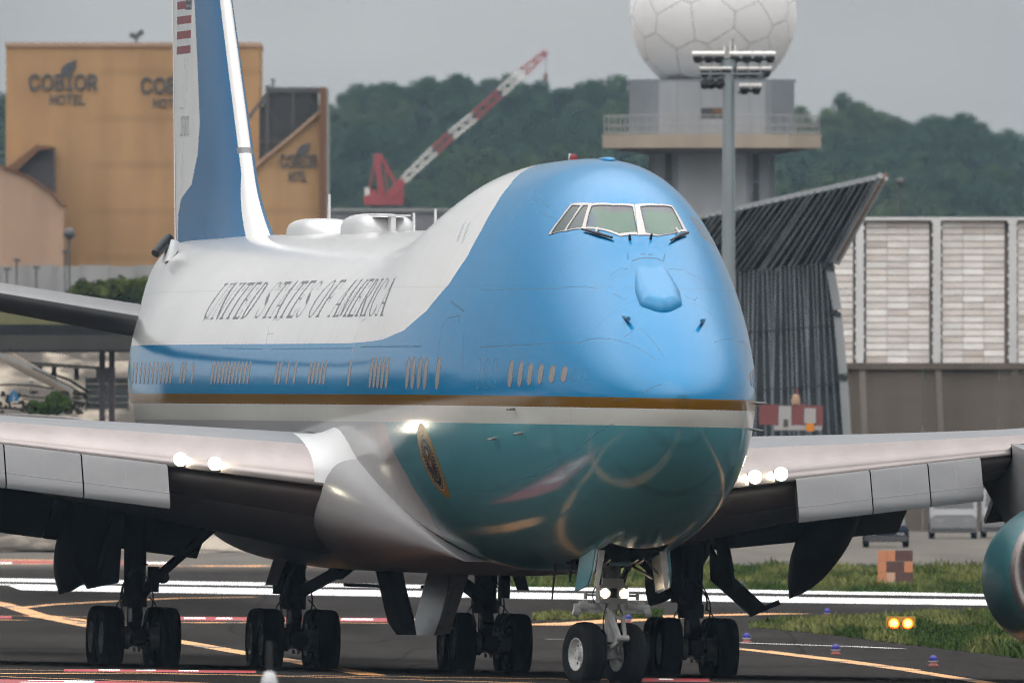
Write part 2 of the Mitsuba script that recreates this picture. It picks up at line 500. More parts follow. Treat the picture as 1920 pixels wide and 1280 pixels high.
# probes on the side
for s, t in ((5.51, -.089), (5.25, -.246), (6.92, -.27)):
    a = onskin(s, t, 0)
    b = onskin(s, t, .16)
    c = onskin(s - .25, t, .17)
    part('pitot_probe', tube([a, b, b * .7 + c * .3, c], [.03, .022, .02, .012], 8), 'm_gear_mid')
for s, t in ((4.6, math.pi + .02), (4.3, math.pi + .20)):
    a, b, c = onskin(s, t, 0), onskin(s, t, .2), onskin(s - .3, t, .21)
    part('pitot_probe', tube([a, b, b * .7 + c * .3, c], [.03, .022, .02, .012], 8), 'm_gear_mid')
# skin joints, hatches and doors drawn by their gaps
LINES = [([(9.08, .453), (6.54, .517), (4.65, .704), (3.5, .97)], .014), ([(8.02, .202), (5.0, .29), (2.75, .523), (1.63, .861), (.71, 1.165)], .018), ([(1.65, 1.188), (.74, 1.334)], .014),
         ([(1.63, .861), (1.66, 1.176)], .012), ([(8.96, .797), (9.2, .9), (9.06, .96), (8.46, .978)], .016), ([(9.5, 1.05), (7.48, .978)], .022), ([(8.02, .92), (6.7, .96)], .012),
         ([(3.63, 1.141), (3.66, 1.24), (3.58, 1.322)], .012), ([(3.49, 1.707), (3.6, 1.85), (3.62, 1.998)], .012), ([(3.07, 1.071), (2.69, 1.153), (2.68, 1.188)], .014), ([(2.66, 1.818), (2.62, 1.934), (2.82, 1.981)], .014),
         ([(1.47, 2.191), (2.6, 2.55), (4.01, 2.774)], .014), ([(10.85, .12), (11.0, .267), (10.87, .319), (9.9, .331), (9.75, .30)], .02), ([(9.3, .27), (8.94, .103)], .016),
         ([(8.05, -.585), (5.32, -.544), (2.66, -.456), (1.03, -.311)], .016), ([(.95, -.025), (.64, -.007), (.33, .191), (.19, .826)], .014), ([(10.9, .395), (9.7, .352)], .03)]
for pts, w in LINES:
    part('panel_joint', ribbon(pts, w), 'm_line')
GREY_LINES = [([(41.56, .412), (41.5, .465), (40.75, .465)], .03), ([(31.63, .28), (32.1, .401), (32.1, .453), (31.2, .453)], .03), ([(32.0, .36), (31.2, .36)], .02), ([(20.12, .197), (20.31, .337)], .03), ([(20.2, .372), (19.6, .372)], .02),
              ([(13.5, .815), (12.9, .70)], .10), ([(12.95, .809), (12.35, .695)], .10)]
for pts, w in GREY_LINES:
    part('panel_joint', ribbon(pts, w), 'm_linegrey')
for pts in ([(37.29, .270), (31.9, .262)], [(30.86, .262), (20.16, .226)], [(19.12, .22), (12.4, .197)]):
    part('panel_joint', ribbon(pts, .02, .010, .3), 'm_line')

# passenger windows on the right-hand side, and the first of the left-hand side
WIN = [50.8, 49.9, 48.9, 48.1, 47.33, 46.56, 45.83, 45.18, 44.6, 44.1, 43.64, 42.25, 41.79, 40.71, 38.02, 37.56, 37.09, 36.59, 36.13, 35.67, 35.22, 34.75, 34.21, 33.67, 33.17, 29.47, 29.01, 28.01, 27.05,
       25.12, 24.66, 24.16, 23.66, 23.2, 20.0, 17.27, 16.81, 16.36, 15.89, 15.4, 13.29, 12.79, 12.24, 11.71, 10.73, 5.83, 5.24, 4.68, 4.1, 3.51, 2.94]


def stadium(s, u, hw, hh):
    return sbox(s - hw, u - hh, s + hw, u + hh).buffer(-hw * .85).buffer(hw * .85, quad_segs=5)


for left in (False, True):
    for s in WIN:
        if left and s > 7:
            continue
        t = float(t_of(s, 5.80))
        if left:
            t = math.pi - t
        hw, hh = (.128, .195)
        hw = hw * (1.12 if s > 8 else 1.0)
        P = stadium(s, RU * t, hw, hh)
        k = part('passenger_window', patch(P, .006, .2), 'm_pane', smooth=True)
        add('rim', Wm(patch(P.buffer(.016, quad_segs=4).difference(P.buffer(-.006)), .010, .2, .012)), 'm_rim', k)
for s in (7.9, 7.35, 6.85, 2.42, 1.98):                                # plugged windows show as outlines
    P = stadium(s, RU * float(t_of(s, 5.80)), .125, .195)
    part('window_plug', patch(P.buffer(.008).difference(P.buffer(-.008)), .006, .2), 'm_line')


# lettering on the side: a serif alphabet of strokes
def letter(ch):
    k, t, sf = .15, .05, .055
    L = lambda pts, w: LineString(pts).buffer(w / 2, cap_style='flat', join_style='mitre')
    arc = lambda cx, cy, rx, ry, a0, a1, n=16: [(cx + rx * math.cos(math.radians(a0 + (a1 - a0) * i / n)), cy + ry * math.sin(math.radians(a0 + (a1 - a0) * i / n))) for i in range(n + 1)]
    F = lambda x, y, w=.34: sbox(x - w / 2, y - sf / 2, x + w / 2, y + sf / 2)
    tri = lambda *p: Polygon(p)
    b, h = sf / 2, 1 - sf / 2
    g = {
        'U': lambda: [L([(.15, 1), (.15, .32)] + arc(.42, .32, .27, .29, 180, 270), k * .8), L(arc(.42, .32, .27, .29, 270, 360) + [(.69, 1)], t), F(.15, h), F(.69, h, .26)],
        'N': lambda: [L([(.16, 0), (.16, 1)], t), L([(.72, 0), (.72, 1)], t), L([(.14, 1), (.72, 0)], k), F(.14, h, .28), F(.16, b, .28), F(.72, h, .28)],
        'I': lambda: [L([(.2, 0), (.2, 1)], k), F(.2, b), F(.2, h)],
        'T': lambda: [L([(.38, 0), (.38, 1)], k), L([(.03, h - .01), (.73, h - .01)], t * 1.5), F(.38, b), L([(.05, .76), (.05, 1)], t), L([(.71, .76), (.71, 1)], t)],
        'E': lambda: [L([(.2, 0), (.2, 1)], k), L([(.06, h), (.64, h)], t * 1.4), L([(.06, b), (.66, b)], t * 1.4), L([(.2, .52), (.5, .52)], t), L([(.5, .4), (.5, .64)], t), L([(.62, .78), (.62, 1)], t), L([(.65, 0), (.65, .25)], t)],
        'D': lambda: [L([(.2, 0), (.2, 1)], k), L([(.06, h)] + arc(.30, .5, .40, .475, 90, -90) + [(.06, b)], t), L(arc(.30, .5, .38, .46, 60, -60), k)],
        'S': lambda: [L(arc(.36, .74, .24, .235, 30, 200) + [(.24, .6), (.48, .42)] + arc(.36, .265, .25, .24, 30, -150), t), L([(.18, .64), (.32, .54), (.54, .40)], k), L([(.58, .74), (.6, .98)], t), L([(.12, .02), (.13, .28)], t)],
        'A': lambda: [L([(.40, 1.0), (.13, 0)], t), L([(.40, 1.0), (.68, 0)], k), L([(.2, .34), (.6, .34)], t), F(.12, b, .26), F(.69, b, .34)],
        'O': lambda: [Polygon(arc(.42, .5, .40, .51, 0, 360, 40)).difference(Polygon(arc(.42, .5, .27, .47, 0, 360, 40)))],
        'F': lambda: [L([(.2, 0), (.2, 1)], k), L([(.06, h), (.64, h)], t * 1.4), L([(.2, .52), (.5, .52)], t), L([(.5, .4), (.5, .64)], t), L([(.62, .76), (.62, 1)], t), F(.2, b)],
        'M': lambda: [L([(.14, 0), (.16, 1)], t), L([(.84, 0), (.84, 1)], k), L([(.16, 1), (.46, .03)], k), L([(.46, .03), (.82, 1)], t), F(.14, b, .26), F(.85, b, .34), F(.12, h, .22), F(.88, h, .22)],
        'R': lambda: [L([(.2, 0), (.2, 1)], k), L([(.06, h), (.34, h)] + arc(.36, .745, .22, .23, 90, -90) + [(.2, .515)], t), L(arc(.36, .745, .21, .22, 60, -60), k * .8), L([(.38, .5), (.70, 0)], k), F(.2, b), F(.74, b, .2)],
        'C': lambda: [Polygon(arc(.42, .5, .40, .51, 0, 360, 40)).difference(Polygon(arc(.44, .5, .29, .47, 0, 360, 40))).difference(sbox(.62, .30, .9, .70)), L([(.76, .70), (.76, .98)], t), L([(.76, .04), (.76, .28)], t)],
    }[ch]()
    return shapely.union_all(g)


ADV = dict(U=.9, N=.92, I=.48, T=.82, E=.8, D=.88, S=.76, A=.86, O=.94, F=.76, M=1.06, R=.86, C=.92)
text, pen, spots = 'UNITED STATES OF AMERICA', 0.0, []
for ch in text:
    if ch == ' ':
        pen += .42
        continue
    spots.append((ch, pen))
    pen += ADV[ch]
for ch, x0 in spots:
    v, f = flat(letter(ch).simplify(.004))
    v, f = fine(v, f, .14)
    frac = (v[:, 0] + x0) / pen
    s = 41.85 + (17.45 - 41.85) * frac + .15 * v[:, 1]
    z = 6.86 + .74 * v[:, 1] + .03 * frac
    part('letter', trimesh.Trimesh(onskin(s, t_of(s, z), .008), f, process=False), 'm_letter', smooth=False)

# the round seal by the front door
SC = (12.15, RU * -.405)
def disc(r0, r1, n=48):
    c = Point(*SC).buffer(r1, quad_segs=n // 4)
    return c.difference(Point(*SC).buffer(r0, quad_segs=n // 4)) if r0 else c


sk = part('round_seal', patch(disc(0, .70), .006, .15), 'm_gold')
add('navy_ring', Wm(patch(disc(.33, .50), .010, .12)), 'm_navy', sk)
add('centre', Wm(patch(disc(0, .33), .010, .12)), 'm_navy', sk)
beads = shapely.union_all([Point(SC[0] + r * math.cos(a), SC[1] + r * math.sin(a)).buffer(.022, quad_segs=2) for r, n in ((.53, 50), (.455, 44), (.335, 30)) for a in np.arange(n) * 2 * math.pi / n])
labels[add('bead_ring', Wm(patch(beads, .014, .2)), 'm_cream', sk)] = {'kind': 'stuff'}
wing = [(-.04, .02), (-.10, .16), (-.20, .25), (-.27, .2), (-.28, .05), (-.22, -.05), (-.14, -.02), (-.08, -.1)]
eagle = Polygon([(.02, .1)] + [(SC_x, y) for SC_x, y in wing]).union(Polygon([(-.02, .1)] + [(-x, y) for x, y in wing])).union(Polygon([(-.05, .1), (.05, .1), (.06, -.12), (.1, -.26), (-.1, -.26), (-.06, -.12)]))
sh = lambda g: shapely.affinity.translate(shapely.affinity.scale(g, 1.05, 1.05, origin=(0, 0)), *SC)
import shapely.affinity
add('eagle', Wm(patch(sh(eagle), .014, .1)), 'm_brown', sk)
add('eagle_head', Wm(patch(sh(Point(0, .17).buffer(.06).union(Polygon([(-.02, .2), (-.1, .17), (-.02, .15)]))), .018, .1)), 'm_cream', sk)
add('shield', Wm(patch(sh(Polygon([(-.065, .06), (.065, .06), (.065, -.05), (0, -.13), (-.065, -.05)])), .018, .1)), 'm_red', sk)
add('shield_bars', Wm(patch(sh(shapely.union_all([sbox(x - .007, -.075, x + .007, .03) for x in (-.045, -.015, .015, .045)])), .021, .1)), 'm_cream', sk)

# crown: satellite domes, antennas, beacon
def dome(s, l0, ln, w, h, z0):
    a = np.linspace(-1, 1, 25)
    rings = []
    for q in a:
        r = max(0.02, (1 - abs(q) ** 5)) ** .5
        ang = np.linspace(0, 2 * np.pi, 28, endpoint=False)
        c, d = np.cos(ang), np.sin(ang)
        rings.append(np.stack([s + ln / 2 * q + 0 * ang, l0 + w / 2 * r * np.sign(c) * abs(c) ** .75, z0 + h * r * np.sign(d) * abs(d) ** .5], 1))
    return loft(rings)


k = part('satellite_dome', dome(45.3, 0, 3.6, 1.15, .41, 8.56), 'm_white', smooth=True)
k = part('satellite_dome', dome(37.9, 0, 3.6, 1.2, .45, 8.58), 'm_white', smooth=True)
add('deflector_plate', Wm(cat([bx(35.7, 37.2, -.33, .33, 8.97, 9.0), bx(35.8, 36.2, -.05, .05, 8.6, 8.97)])), 'm_white', k)
for s, h, dz in ((33.05, .40, 8.62), (30.3, .46, 8.62), (28.4, .24, 8.62), (44.2, .5, 8.95), (17.6, .12, 9.60), (13.75, .17, 9.88)):
    part('blade_antenna', prism([(0, -.06), (.32, -.06), (.20, h), (.10, h)], lambda u, v, d, s=s, dz=dz: (s + u * .8, d, dz + v), -.018, .018), 'm_white')
part('low_antenna', dome(28.0, 0, 1.5, .5, .13, 8.66), 'm_white', smooth=True)
bc = part('beacon', lathe([(.0, .14), (.05, .13), (.075, .09), (.08, 0), (.08, -.05)], (13.3, 0.02, 9.90), (0, 0, 1), 16), 'm_red', smooth=True)
part('top_antenna', dome(9.4, 0, .8, .26, .06, 9.89), 'm_blue', smooth=True)


# belly fairing
def build_fairing():
    rings = []
    for s in np.linspace(16.3, 42.5, 60):
        q = np.clip((s - 16.3) / 6.0, 0, 1)
        q2 = np.clip((42.5 - s) / 7.0, 0, 1)
        e = math.sin(q * math.pi / 2) ** .9
        e2 = math.sin(q2 * math.pi / 2)
        top = 2.25 + (4.98 - 2.25) * e * (.3 + .7 * e2)
        bot = 2.20 - .26 * min(e, e2)
        w = (1.5 + (3.72 - 1.5) * e) * (.55 + .45 * e2)
        c, h = (top + bot) / 2, (top - bot) / 2
        a = np.linspace(0, 2 * np.pi, 96, endpoint=False)
        ca, sa = np.cos(a), np.sin(a)
        n = 2.5
        rings.append(np.stack([s + 0 * a, w * np.sign(ca) * abs(ca) ** (2 / n), c + h * np.sign(sa) * abs(sa) ** (2 / n)], 1))
    part('belly_fairing', loft(rings), 'm_fairing', smooth=True)


build_fairing()

# ------------------------------------------------------------------ wings
LE = lambda l: 20.6 + .9 * (l - 3.25)
TE = lambda l: 36.3 + np.where(l < 11.5, .12 * (l - 3.25), .99 + .635 * (l - 11.5))
ZL = lambda l: 3.60 + .115 * (l - 3.25)
XT = np.concatenate([[0, .003, .008, .016, .028, .045, .07], np.linspace(.1, 1, 22)])


def foil(l, x, up):
    """Height of the wing's surface at span l and chord fraction x, above the leading edge line."""
    c = TE(l) - LE(l)
    th = np.interp(l, [2.5, 6, 12, 30], [.142, .130, .098, .08])
    y = 5 * th * (.36 * np.sqrt(x) - .126 * x - .42 * x ** 2 + .285 * x ** 3 - .0995 * x ** 4)
    camber = .012 * np.sin(np.pi * np.clip(x, 0, 1)) * 1.0
    return c * (camber * .3 + (y * (.74 + .2 * np.exp(-x / .02)) if up else -y * .86)) + (-np.radians(.6) * x * c)


def wing_strip(sgn, x0, x1, up, ls, n=None, grow=0.0):
    xs = XT[(XT > x0 - 1e-9) & (XT < x1 + 1e-9)]
    g = []
    for l in ls:
        c = TE(l) - LE(l)
        g.append(np.stack([LE(l) + xs * c, sgn * l + 0 * xs, ZL(l) + foil(l, xs, up) + grow], 1))
    return loft(np.array(g), cap=False, closed=False)


def slab(sgn, pts, l0, l1, dz0, dz1, thick, n=2):
    """A panel between two span stations: pts is a list of (s offset from LE line or absolute, z) chains at both ends."""
    a = np.array([(s, sgn * l0, z + dz0) for s, z in pts[0]])
    b = np.array([(s, sgn * l1, z + dz1) for s, z in pts[1]])
    return loft(np.array([a, b]), cap=True)


for sgn in (1, -1):
    ls = np.concatenate([np.linspace(2.6, 12, 22), np.linspace(13, 29.6, 18)])
    tip = wing_strip(sgn, 0, 1, True, [29.6], 1) if False else None
    lsA = ls
    wk = part('wing', cat([wing_strip(sgn, .1, 1.0, True, ls), wing_strip(sgn, .045, 1.0, False, ls)]), 'm_grey', smooth=40)
    le = [wing_strip(sgn, 0, .1, True, ls), wing_strip(sgn, 0, .045, False, ls)]
    lm = cat(le)
    lm.merge_vertices()
    add('leading_edge', Wm(lm), 'm_metal', wk, True)
    # white root fillet over the leading edge
    g = []
    for j, l in enumerate(np.linspace(2.9, 3.72, 9)):
        xs = np.concatenate([[0.0, .004, .012, .03], np.linspace(.045, .19, 8)])
        c = TE(l) - LE(l)
        fl = (1 - (j / 8.0)) ** 1.6
        rise = 1.0 * fl * np.sin(np.pi * np.clip(xs / .19, 0, 1)) ** .7 * (.3 + .7 * np.clip(1 - xs / .19, 0, 1)) + .03
        g.append(np.stack([LE(l) - .25 * fl + xs * c, sgn * l + 0 * xs, ZL(l) + foil(l, xs, True) + rise], 1))
    add('root_fillet', Wm(loft(np.array(g), cap=False, closed=False)), 'm_white', wk, True)
    # leading edge flaps, drooped
    cuts = [(6.05 + (.22 if sgn > 0 else 0), 7.75), (7.78, 9.1), (9.13, 10.35), (13.0, 15.5), (15.53, 18.0), (18.03, 20.0), (22.6, 25.0), (25.03, 28.5)]
    for a, b in cuts:
        ends = []
        for q in (a, b):
            s0, z0 = LE(q), ZL(q)
            sc = 1.0 if q < 12 else .8
            top = [(s0 + .12, z0 + .06), (s0 - .12 * sc, z0 - .04 * sc), (s0 - .48 * sc, z0 - .62 * sc), (s0 - .56 * sc, z0 - .74 * sc), (s0 - .52 * sc, z0 - .84 * sc), (s0 - .40 * sc, z0 - .84 * sc), (s0 - .30 * sc, z0 - .72 * sc), (s0 + .05, z0 - .24 * sc)]
            ends.append(np.array([(s, sgn * q, z) for s, z in top]))
        fk_ = add('leading_edge_flap', Wm(loft(np.array(ends))), 'm_slat', wk, 50)
        if a < 12:
            e0, e1 = ends
            mid = lambda e, f: e[1] * (1 - f) + e[2] * f + np.array([-.012, 0, .008])
            hinge = [tube([mid(e0, .88), mid(e1, .88)], .010, 5), tube([mid(e0, .05) * .5 + mid(e1, .05) * .5, mid(e0, .8) * .5 + mid(e1, .8) * .5], .005, 5)]
            add('flap_seam', Wm(cat(hinge)), 'm_seamgrey', wk)
    # trailing edge flaps, extended
    for a, b in ((3.55, 6.6), (6.62, 10.7), (12.6, 17.0), (17.02, 20.6)):
        ends = []
        for q in (a, b):
            s0 = float(TE(q)) - 2.6
            z0 = 3.42 + .112 * (q - 3.5)
            sec = [(s0, z0), (s0 + .5, z0 + .12), (s0 + 2.4, z0 - .38), (s0 + 3.9, z0 - 1.26), (s0 + 3.75, z0 - 1.32), (s0 + 2.2, z0 - .62), (s0 + .3, z0 - .16)]
            ends.append(np.array([(s, sgn * q, z) for s, z in sec]))
        add('flap', Wm(loft(np.array(ends))), 'm_flap', wk, 40)
    # flap track fairings
    for q, zt, zl, ww in ((5.95, 3.45, 1.30, .52), (8.85, 3.6, 1.50, .44), (14.6, 4.3, 2.7, .38), (19.0, 4.8, 3.2, .36)):
        s0 = float(TE(q))
        rings = []
        for i, f in enumerate(np.linspace(0, 1, 22)):
            r = max(.03, math.sin(min(1, f / .55) * math.pi / 2) if f < .55 else max(0, 1 - ((f - .55) / .45) ** 2.2)) * ww
            a = np.linspace(0, 2 * np.pi, 20, endpoint=False)
            cs, cz = s0 - 5.2 + 8.4 * f, zt - .25 - (zt - zl - .3) * (f ** 1.7)
            rings.append(np.stack([cs + .25 * r * np.sin(a), sgn * q + r * np.cos(a), cz + 1.25 * r * np.sin(a)], 1))
        add('flap_track_fairing', Wm(loft(rings)), 'm_flap', wk, True)
    # landing lights in the wing root
    for q in (5.27 + .18 * sgn, 5.87 + .18 * sgn):
        nx = LE(q) - .0
        zz = ZL(q) + .13
        ax = np.array([-1, 0, .12])
        kk = add('landing_light', Wm(lathe([(.12, 0), (.14, .08), (.13, .10)], (nx - .02, sgn * q, zz), ax, 24)), 'm_metal', wk, 35)
        bulb = lathe([(.0, .135), (.08, .13), (.115, .12), (.135, .10)], (nx - .02, sgn * q, zz), ax, 24)
        mb = Wm(bulb)
        mb.fix_normals()
        c = mb.triangles_center
        if ((mb.face_normals * (np.array([0, 0, 5.85]) - c)).sum(1) > 0).mean() < .5:
            mb.invert()
        e = numbered(wk + '__light_bulb')
        scene[e] = mikit.ply(mb, 'm_lamp', smooth=False, emitter={'type': 'area', 'radiance': rgb([15, 13.8, 10])})

# ------------------------------------------------------------------ engines
for l0, s0, z0 in ((11.35, 20.9, 2.24), (-11.35, 20.9, 2.24), (20.9, 29.6, 3.45), (-20.9, 29.6, 3.45)):
    ax = np.array([1, 0, -.035])
    nac = [(1.30, .02), (1.39, .12), (1.44, .32), (1.47, .7), (1.48, 1.3), (1.47, 2.3), (1.40, 3.3), (1.22, 4.3), (1.05, 4.9), (1.0, 4.9)]
    ek = part('engine', lathe(nac, (s0, l0, z0), ax, 64), 'm_teal_engine', smooth=40)
    add('inlet_lip', Wm(lathe([(1.402, .145), (1.38, .06), (1.34, .0), (1.29, -.03), (1.23, .0), (1.17, .08), (1.10, .25), (1.05, .6)], (s0, l0, z0), ax, 64)), 'm_metal', ek, True)
    add('inlet_duct', Wm(lathe([(1.05, .6), (1.08, 1.2), (.0, 1.9)], (s0, l0, z0), ax, 48)), 'm_black', ek, 40)
    add('spinner', Wm(lathe([(.0, .75), (.12, .85), (.24, 1.1), (.30, 1.4)], (s0, l0, z0), ax, 24)), 'm_gear_mid', ek, True)
    bl = []
    for i in range(32):
        a = i * 2 * math.pi / 32
        c, d = math.cos(a), math.sin(a)
        e = .14
        q = [(1.25, .28, -e * .5), (1.38, .28, e * .5), (1.22, 1.06, -e * 1.1), (1.42, 1.06, e)]
        bl.append(trimesh.Trimesh([(s0 + x, l0 + r * c - w * d, z0 + r * d + w * c) for x, r, w in q], [[0, 1, 3], [0, 3, 2]], process=False))
    add('fan', Wm(cat(bl)), 'm_gear_mid', ek)
    add('core_nozzle', Wm(lathe([(.78, 4.2), (.72, 5.6), (.5, 6.2), (.3, 6.2), (.02, 7.0)], (s0, l0, z0), ax, 32)), 'm_gear_mid', ek, 40)
    al = abs(l0)
    py = prism([(s0 + 1.2, z0 + 1.3), (s0 + 2.6, z0 + 2.15), (LE(al) + .1, ZL(al) + .18), (LE(al) + 4.5, ZL(al) - .2), (s0 + 7.4, z0 + .9), (s0 + 4.6, z0 + .9)], lambda u, v, d, l0=l0: (u, l0 + d, v), -.24, .24)
    add('pylon', Wm(py), 'm_slat', ek, 30)

# ------------------------------------------------------------------ tail
FLE = lambda z: 54.0 + 1.02 * (z - 8.8) - np.where(z < 9.9, .7 * (9.9 - z) ** 2, 0)
FTE = lambda z: 65.5 + .22 * (z - 8.8)
FB = [(8.3, 64.6), (9.15, 64.4), (9.46, 63.7), (9.74, 61.3), (10.34, 60.25), (11.0, 60.06), (12.2, 60.75), (13.5, 61.6), (16, 63.6), (19.4, 66.5)]


def finpaint(p, n, uv):
    s, l, z = slz(p)
    le = 54.0 + 1.02 * (z - 8.8) - dr.select(z < 9.9, .7 * dr.square(9.9 - z), 0)
    c = dr.select(s < pw(z, FB), mi.Color3f([.012, .225, .46]), mi.Color3f(WHITE))
    c = dr.select((s < le + .22 + dr.maximum(0, 9.9 - z) * .5) & (l > -.10), mi.Color3f(WHITE), c)
    band = (dr.abs(z - 10.42 + (s - le) * .05) < .06) & (s < le + .30)
    c = dr.select(band, mi.Color3f([.33, .33, .34]), c)
    return c * (.96 + .08 * fbm(s * .8, z * .8, l, 3))


mat('m_fin', gloss(proc(finpaint), .09))
FX = np.concatenate([[0, .004, .012, .025, .05], np.linspace(.09, 1, 20)])


def finhalf(x, th):
    return 5 * th * (.30 * np.sqrt(x) - .126 * x - .3516 * x ** 2 + .2843 * x ** 3 - .1036 * x ** 4)


rings = []
for z in np.concatenate([np.linspace(8.3, 11.4, 16), np.linspace(11.8, 19.2, 18)]):
    a, b = float(FLE(z)), float(FTE(z))
    y = (b - a) * finhalf(FX, .07)
    up = np.stack([a + FX * (b - a), y, z + 0 * FX], 1)
    dn = np.stack([a + FX * (b - a), -y, z + 0 * FX], 1)
    rings.append(np.vstack([up, dn[-2:0:-1]]))
part('tail_fin', loft(rings), 'm_fin', smooth=45)


def fin_patch(poly, off=.006):
    v, f = flat(poly)
    v, f = fine(v, f, .25)
    s, z = v[:, 0], v[:, 1]
    c = FTE(z) - FLE(z)
    y = c * finhalf(np.clip((s - FLE(z)) / c, 0, 1), .07) + off
    return trimesh.Trimesh(np.stack([s, y, z], 1), f, process=False)


fk = part('flag', fin_patch(sbox(61.95, 12.44, 65.0, 14.6), .005), 'm_white', smooth=False)
fl = []
for i in range(4):
    z0 = 12.46 + i * .31
    add('red_stripe', Wm(fin_patch(sbox(61.95 if i < 3 else 63.1, z0, 65.0, z0 + .165), .010)), 'm_red', fk)
add('canton', Wm(fin_patch(sbox(61.95, 13.36, 63.1, 14.6), .011)), 'm_navy', fk)
st_ = [Point(62.07 + .21 * i + (.09 if j % 2 else 0), 13.44 + .12 * j).buffer(.035, quad_segs=2) for i in range(5) for j in range(9)]
labels[add('star_field', Wm(fin_patch(shapely.union_all(st_), .015)), 'm_white', fk)] = {'kind': 'stuff'}
num = meshkit.text_mesh('29000', .42, .002)
v = np.array(num.vertices)
w = v[:, 0].max()
s = 63.9 - v[:, 0] / w * 1.9
z = 10.75 + v[:, 1]
c = FTE(z) - FLE(z)
part('tail_number', trimesh.Trimesh(np.stack([s, c * finhalf(np.clip((s - FLE(z)) / c, 0, 1), .07) + .006 + v[:, 2], z], 1), num.faces, process=False), 'm_letter', smooth=False)
for pts, wd in (([(62.9, 11.3), (62.6, 11.9), (62.55, 14.4)], .03), ([(62.9, 11.32), (64.1, 11.35)], .03), ([(63.7, 9.5), (63.35, 10.4)], .06), ([(63.4, 9.6), (63.8, 10.2)], .05), ([(63.2, 9.3), (63.2, 12.4)], .03)):
    part('rudder_joint', fin_patch(LineString(pts).buffer(wd / 2, cap_style='flat'), .008), 'm_linegrey')

for sgn in (1, -1):
    rings = []
    for l in np.linspace(.8, 11.0, 22):
        a = 57.2 + .86 * (l - 1.9)
        b = 66.3 + .42 * (l - 1.9)
        zc = 6.98 + .165 * (l - 1.9)
        y = (b - a) * 5 * .095 * (.19 * np.sqrt(FX) - .02 * FX - .35 * FX ** 2 + .27 * FX ** 3 - .09 * FX ** 4)
        inc = .045 * FX * (b - a)
        up = np.stack([a + FX * (b - a), sgn * l + 0 * FX, zc + y * .55 + inc], 1)
        dn = np.stack([a + FX * (b - a), sgn * l + 0 * FX, zc - y * 1.45 + inc * .8], 1)
        rings.append(np.vstack([up, dn[-2:0:-1]]))
    hk = part('horizontal_stabilizer', loft(rings), 'm_slat', smooth=45)
# tail pod beside the fin root
part('tail_sensor', tube([(58.6, 1.42, 8.28), (58.75, 1.26, 8.44), (58.95, 1.08, 8.62)], [.095, .11, .10], 20), 'm_black')
part('tail_sensor_mount', tube([(58.8, 1.1, 8.1), (58.9, 1.0, 8.55)], [.16, .12], 12), 'm_white')

# ------------------------------------------------------------------ landing gear
TYRE = [(.30, -.165), (.34, -.185), (.46, -.212), (.54, -.205), (.585, -.175), (.608, -.12), (.615, -.06), (.608, -.052), (.609, -.042), (.617, -.034), (.618, 0),
        (.617, .034), (.609, .042), (.608, .052), (.615, .06), (.608, .12), (.585, .175), (.54, .205), (.46, .212), (.34, .185), (.30, .165)]
RIM = [(.30, -.165), (.315, -.19), (.30, -.195), (.275, -.16), (.235, -.10), (.15, -.085), (.10, -.12), (.085, -.17), (.0, -.18)]


def wheel(holder, c, axis, dark=False, k=1.0, outside=1, ground=0.0):
    """Tyre and rim at hub c; axis points to the outer side."""
    t = lathe([(r * k, h * k) for r, h in TYRE], c, axis, 40, (0, 0, 1))
    v = np.array(t.vertices)
    low = v[:, 2] < ground + .008
    v[low, 2] = ground + .008
    t = trimesh.Trimesh(v, t.faces, process=False)
    key = add('tyre', Wm(t), 'm_tyre', holder, 40)
    ms = [lathe([(r * k, -h * k) for r, h in RIM], c, axis, 32), lathe([(r * k, h * k) for r, h in RIM], c, axis, 32)]
    ax, a, b = frame(axis, (0, 0, 1))
    nuts = []
    for i in range(9):
        q = i * 2 * math.pi / 9
        p = np.asarray(c) + (a * math.cos(q) + b * math.sin(q)) * .115 * k
        nuts.append(tube([p + ax * .085 * k, p + ax * .125 * k], .014, 6))
    add('rim', Wm(cat(ms + nuts)), 'm_gear_mid' if dark else 'm_gear_grey', holder, 35)
    holes = []
    for i in range(9):
        q = (i + .5) * 2 * math.pi / 9
        p = np.asarray(c) + (a * math.cos(q) + b * math.sin(q)) * .195 * k
        holes.append(tube([p + ax * .080 * k, p + ax * .099 * k], .026, 8))
    if not dark:
        add('rim_hole', Wm(cat(holes)), 'm_black', holder)


def hose(a, b, sag, r=.012, n=9):
    q = np.linspace(0, 1, n)[:, None]
    p = np.asarray(a) * (1 - q) + np.asarray(b) * q + np.asarray(sag) * np.sin(q * math.pi)
    return tube(p, r, 6)


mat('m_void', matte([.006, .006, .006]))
# nose gear
NS, NL = 7.82, 0.0
ng = part('nose_gear', cat([tube([(NS + .02, NL, 2.9), (NS, NL, 1.95), (NS, NL, 1.55)], [.17, .17, .17], 20)]), 'm_gear_mid')
tag(ng, 'pale grey nose landing gear with two lit taxi lights')
add('lower_strut', Wm(cat([tube([(NS, NL, 1.55), (NS, NL, 1.40), (NS, NL, 1.39), (NS, NL, 1.0)], [.20, .20, .12, .12], 20), tube([(NS, NL, 1.02), (NS, NL, .78)], .17, 20), tube([(NS, NL, .80), (NS + .12, NL, .52)], [.15, .14], 16)])), 'm_gear_grey', ng, 35)
ST = math.radians(17.5)
wx = np.array([-math.sin(ST), math.cos(ST), 0.0])                      # axle, pointing to the right-hand side, wheels turned
fw = np.array([-math.cos(ST), -math.sin(ST), 0.0])
ctr = np.array([NS, NL, .535]) - fw * .22
add('axle', Wm(tube([ctr - wx * .5, ctr + wx * .5], .085, 16)), 'm_gear_grey', ng, 35)
for sg in (1, -1):
    wheel(ng, ctr + wx * sg * .43, wx * sg, k=1.0)
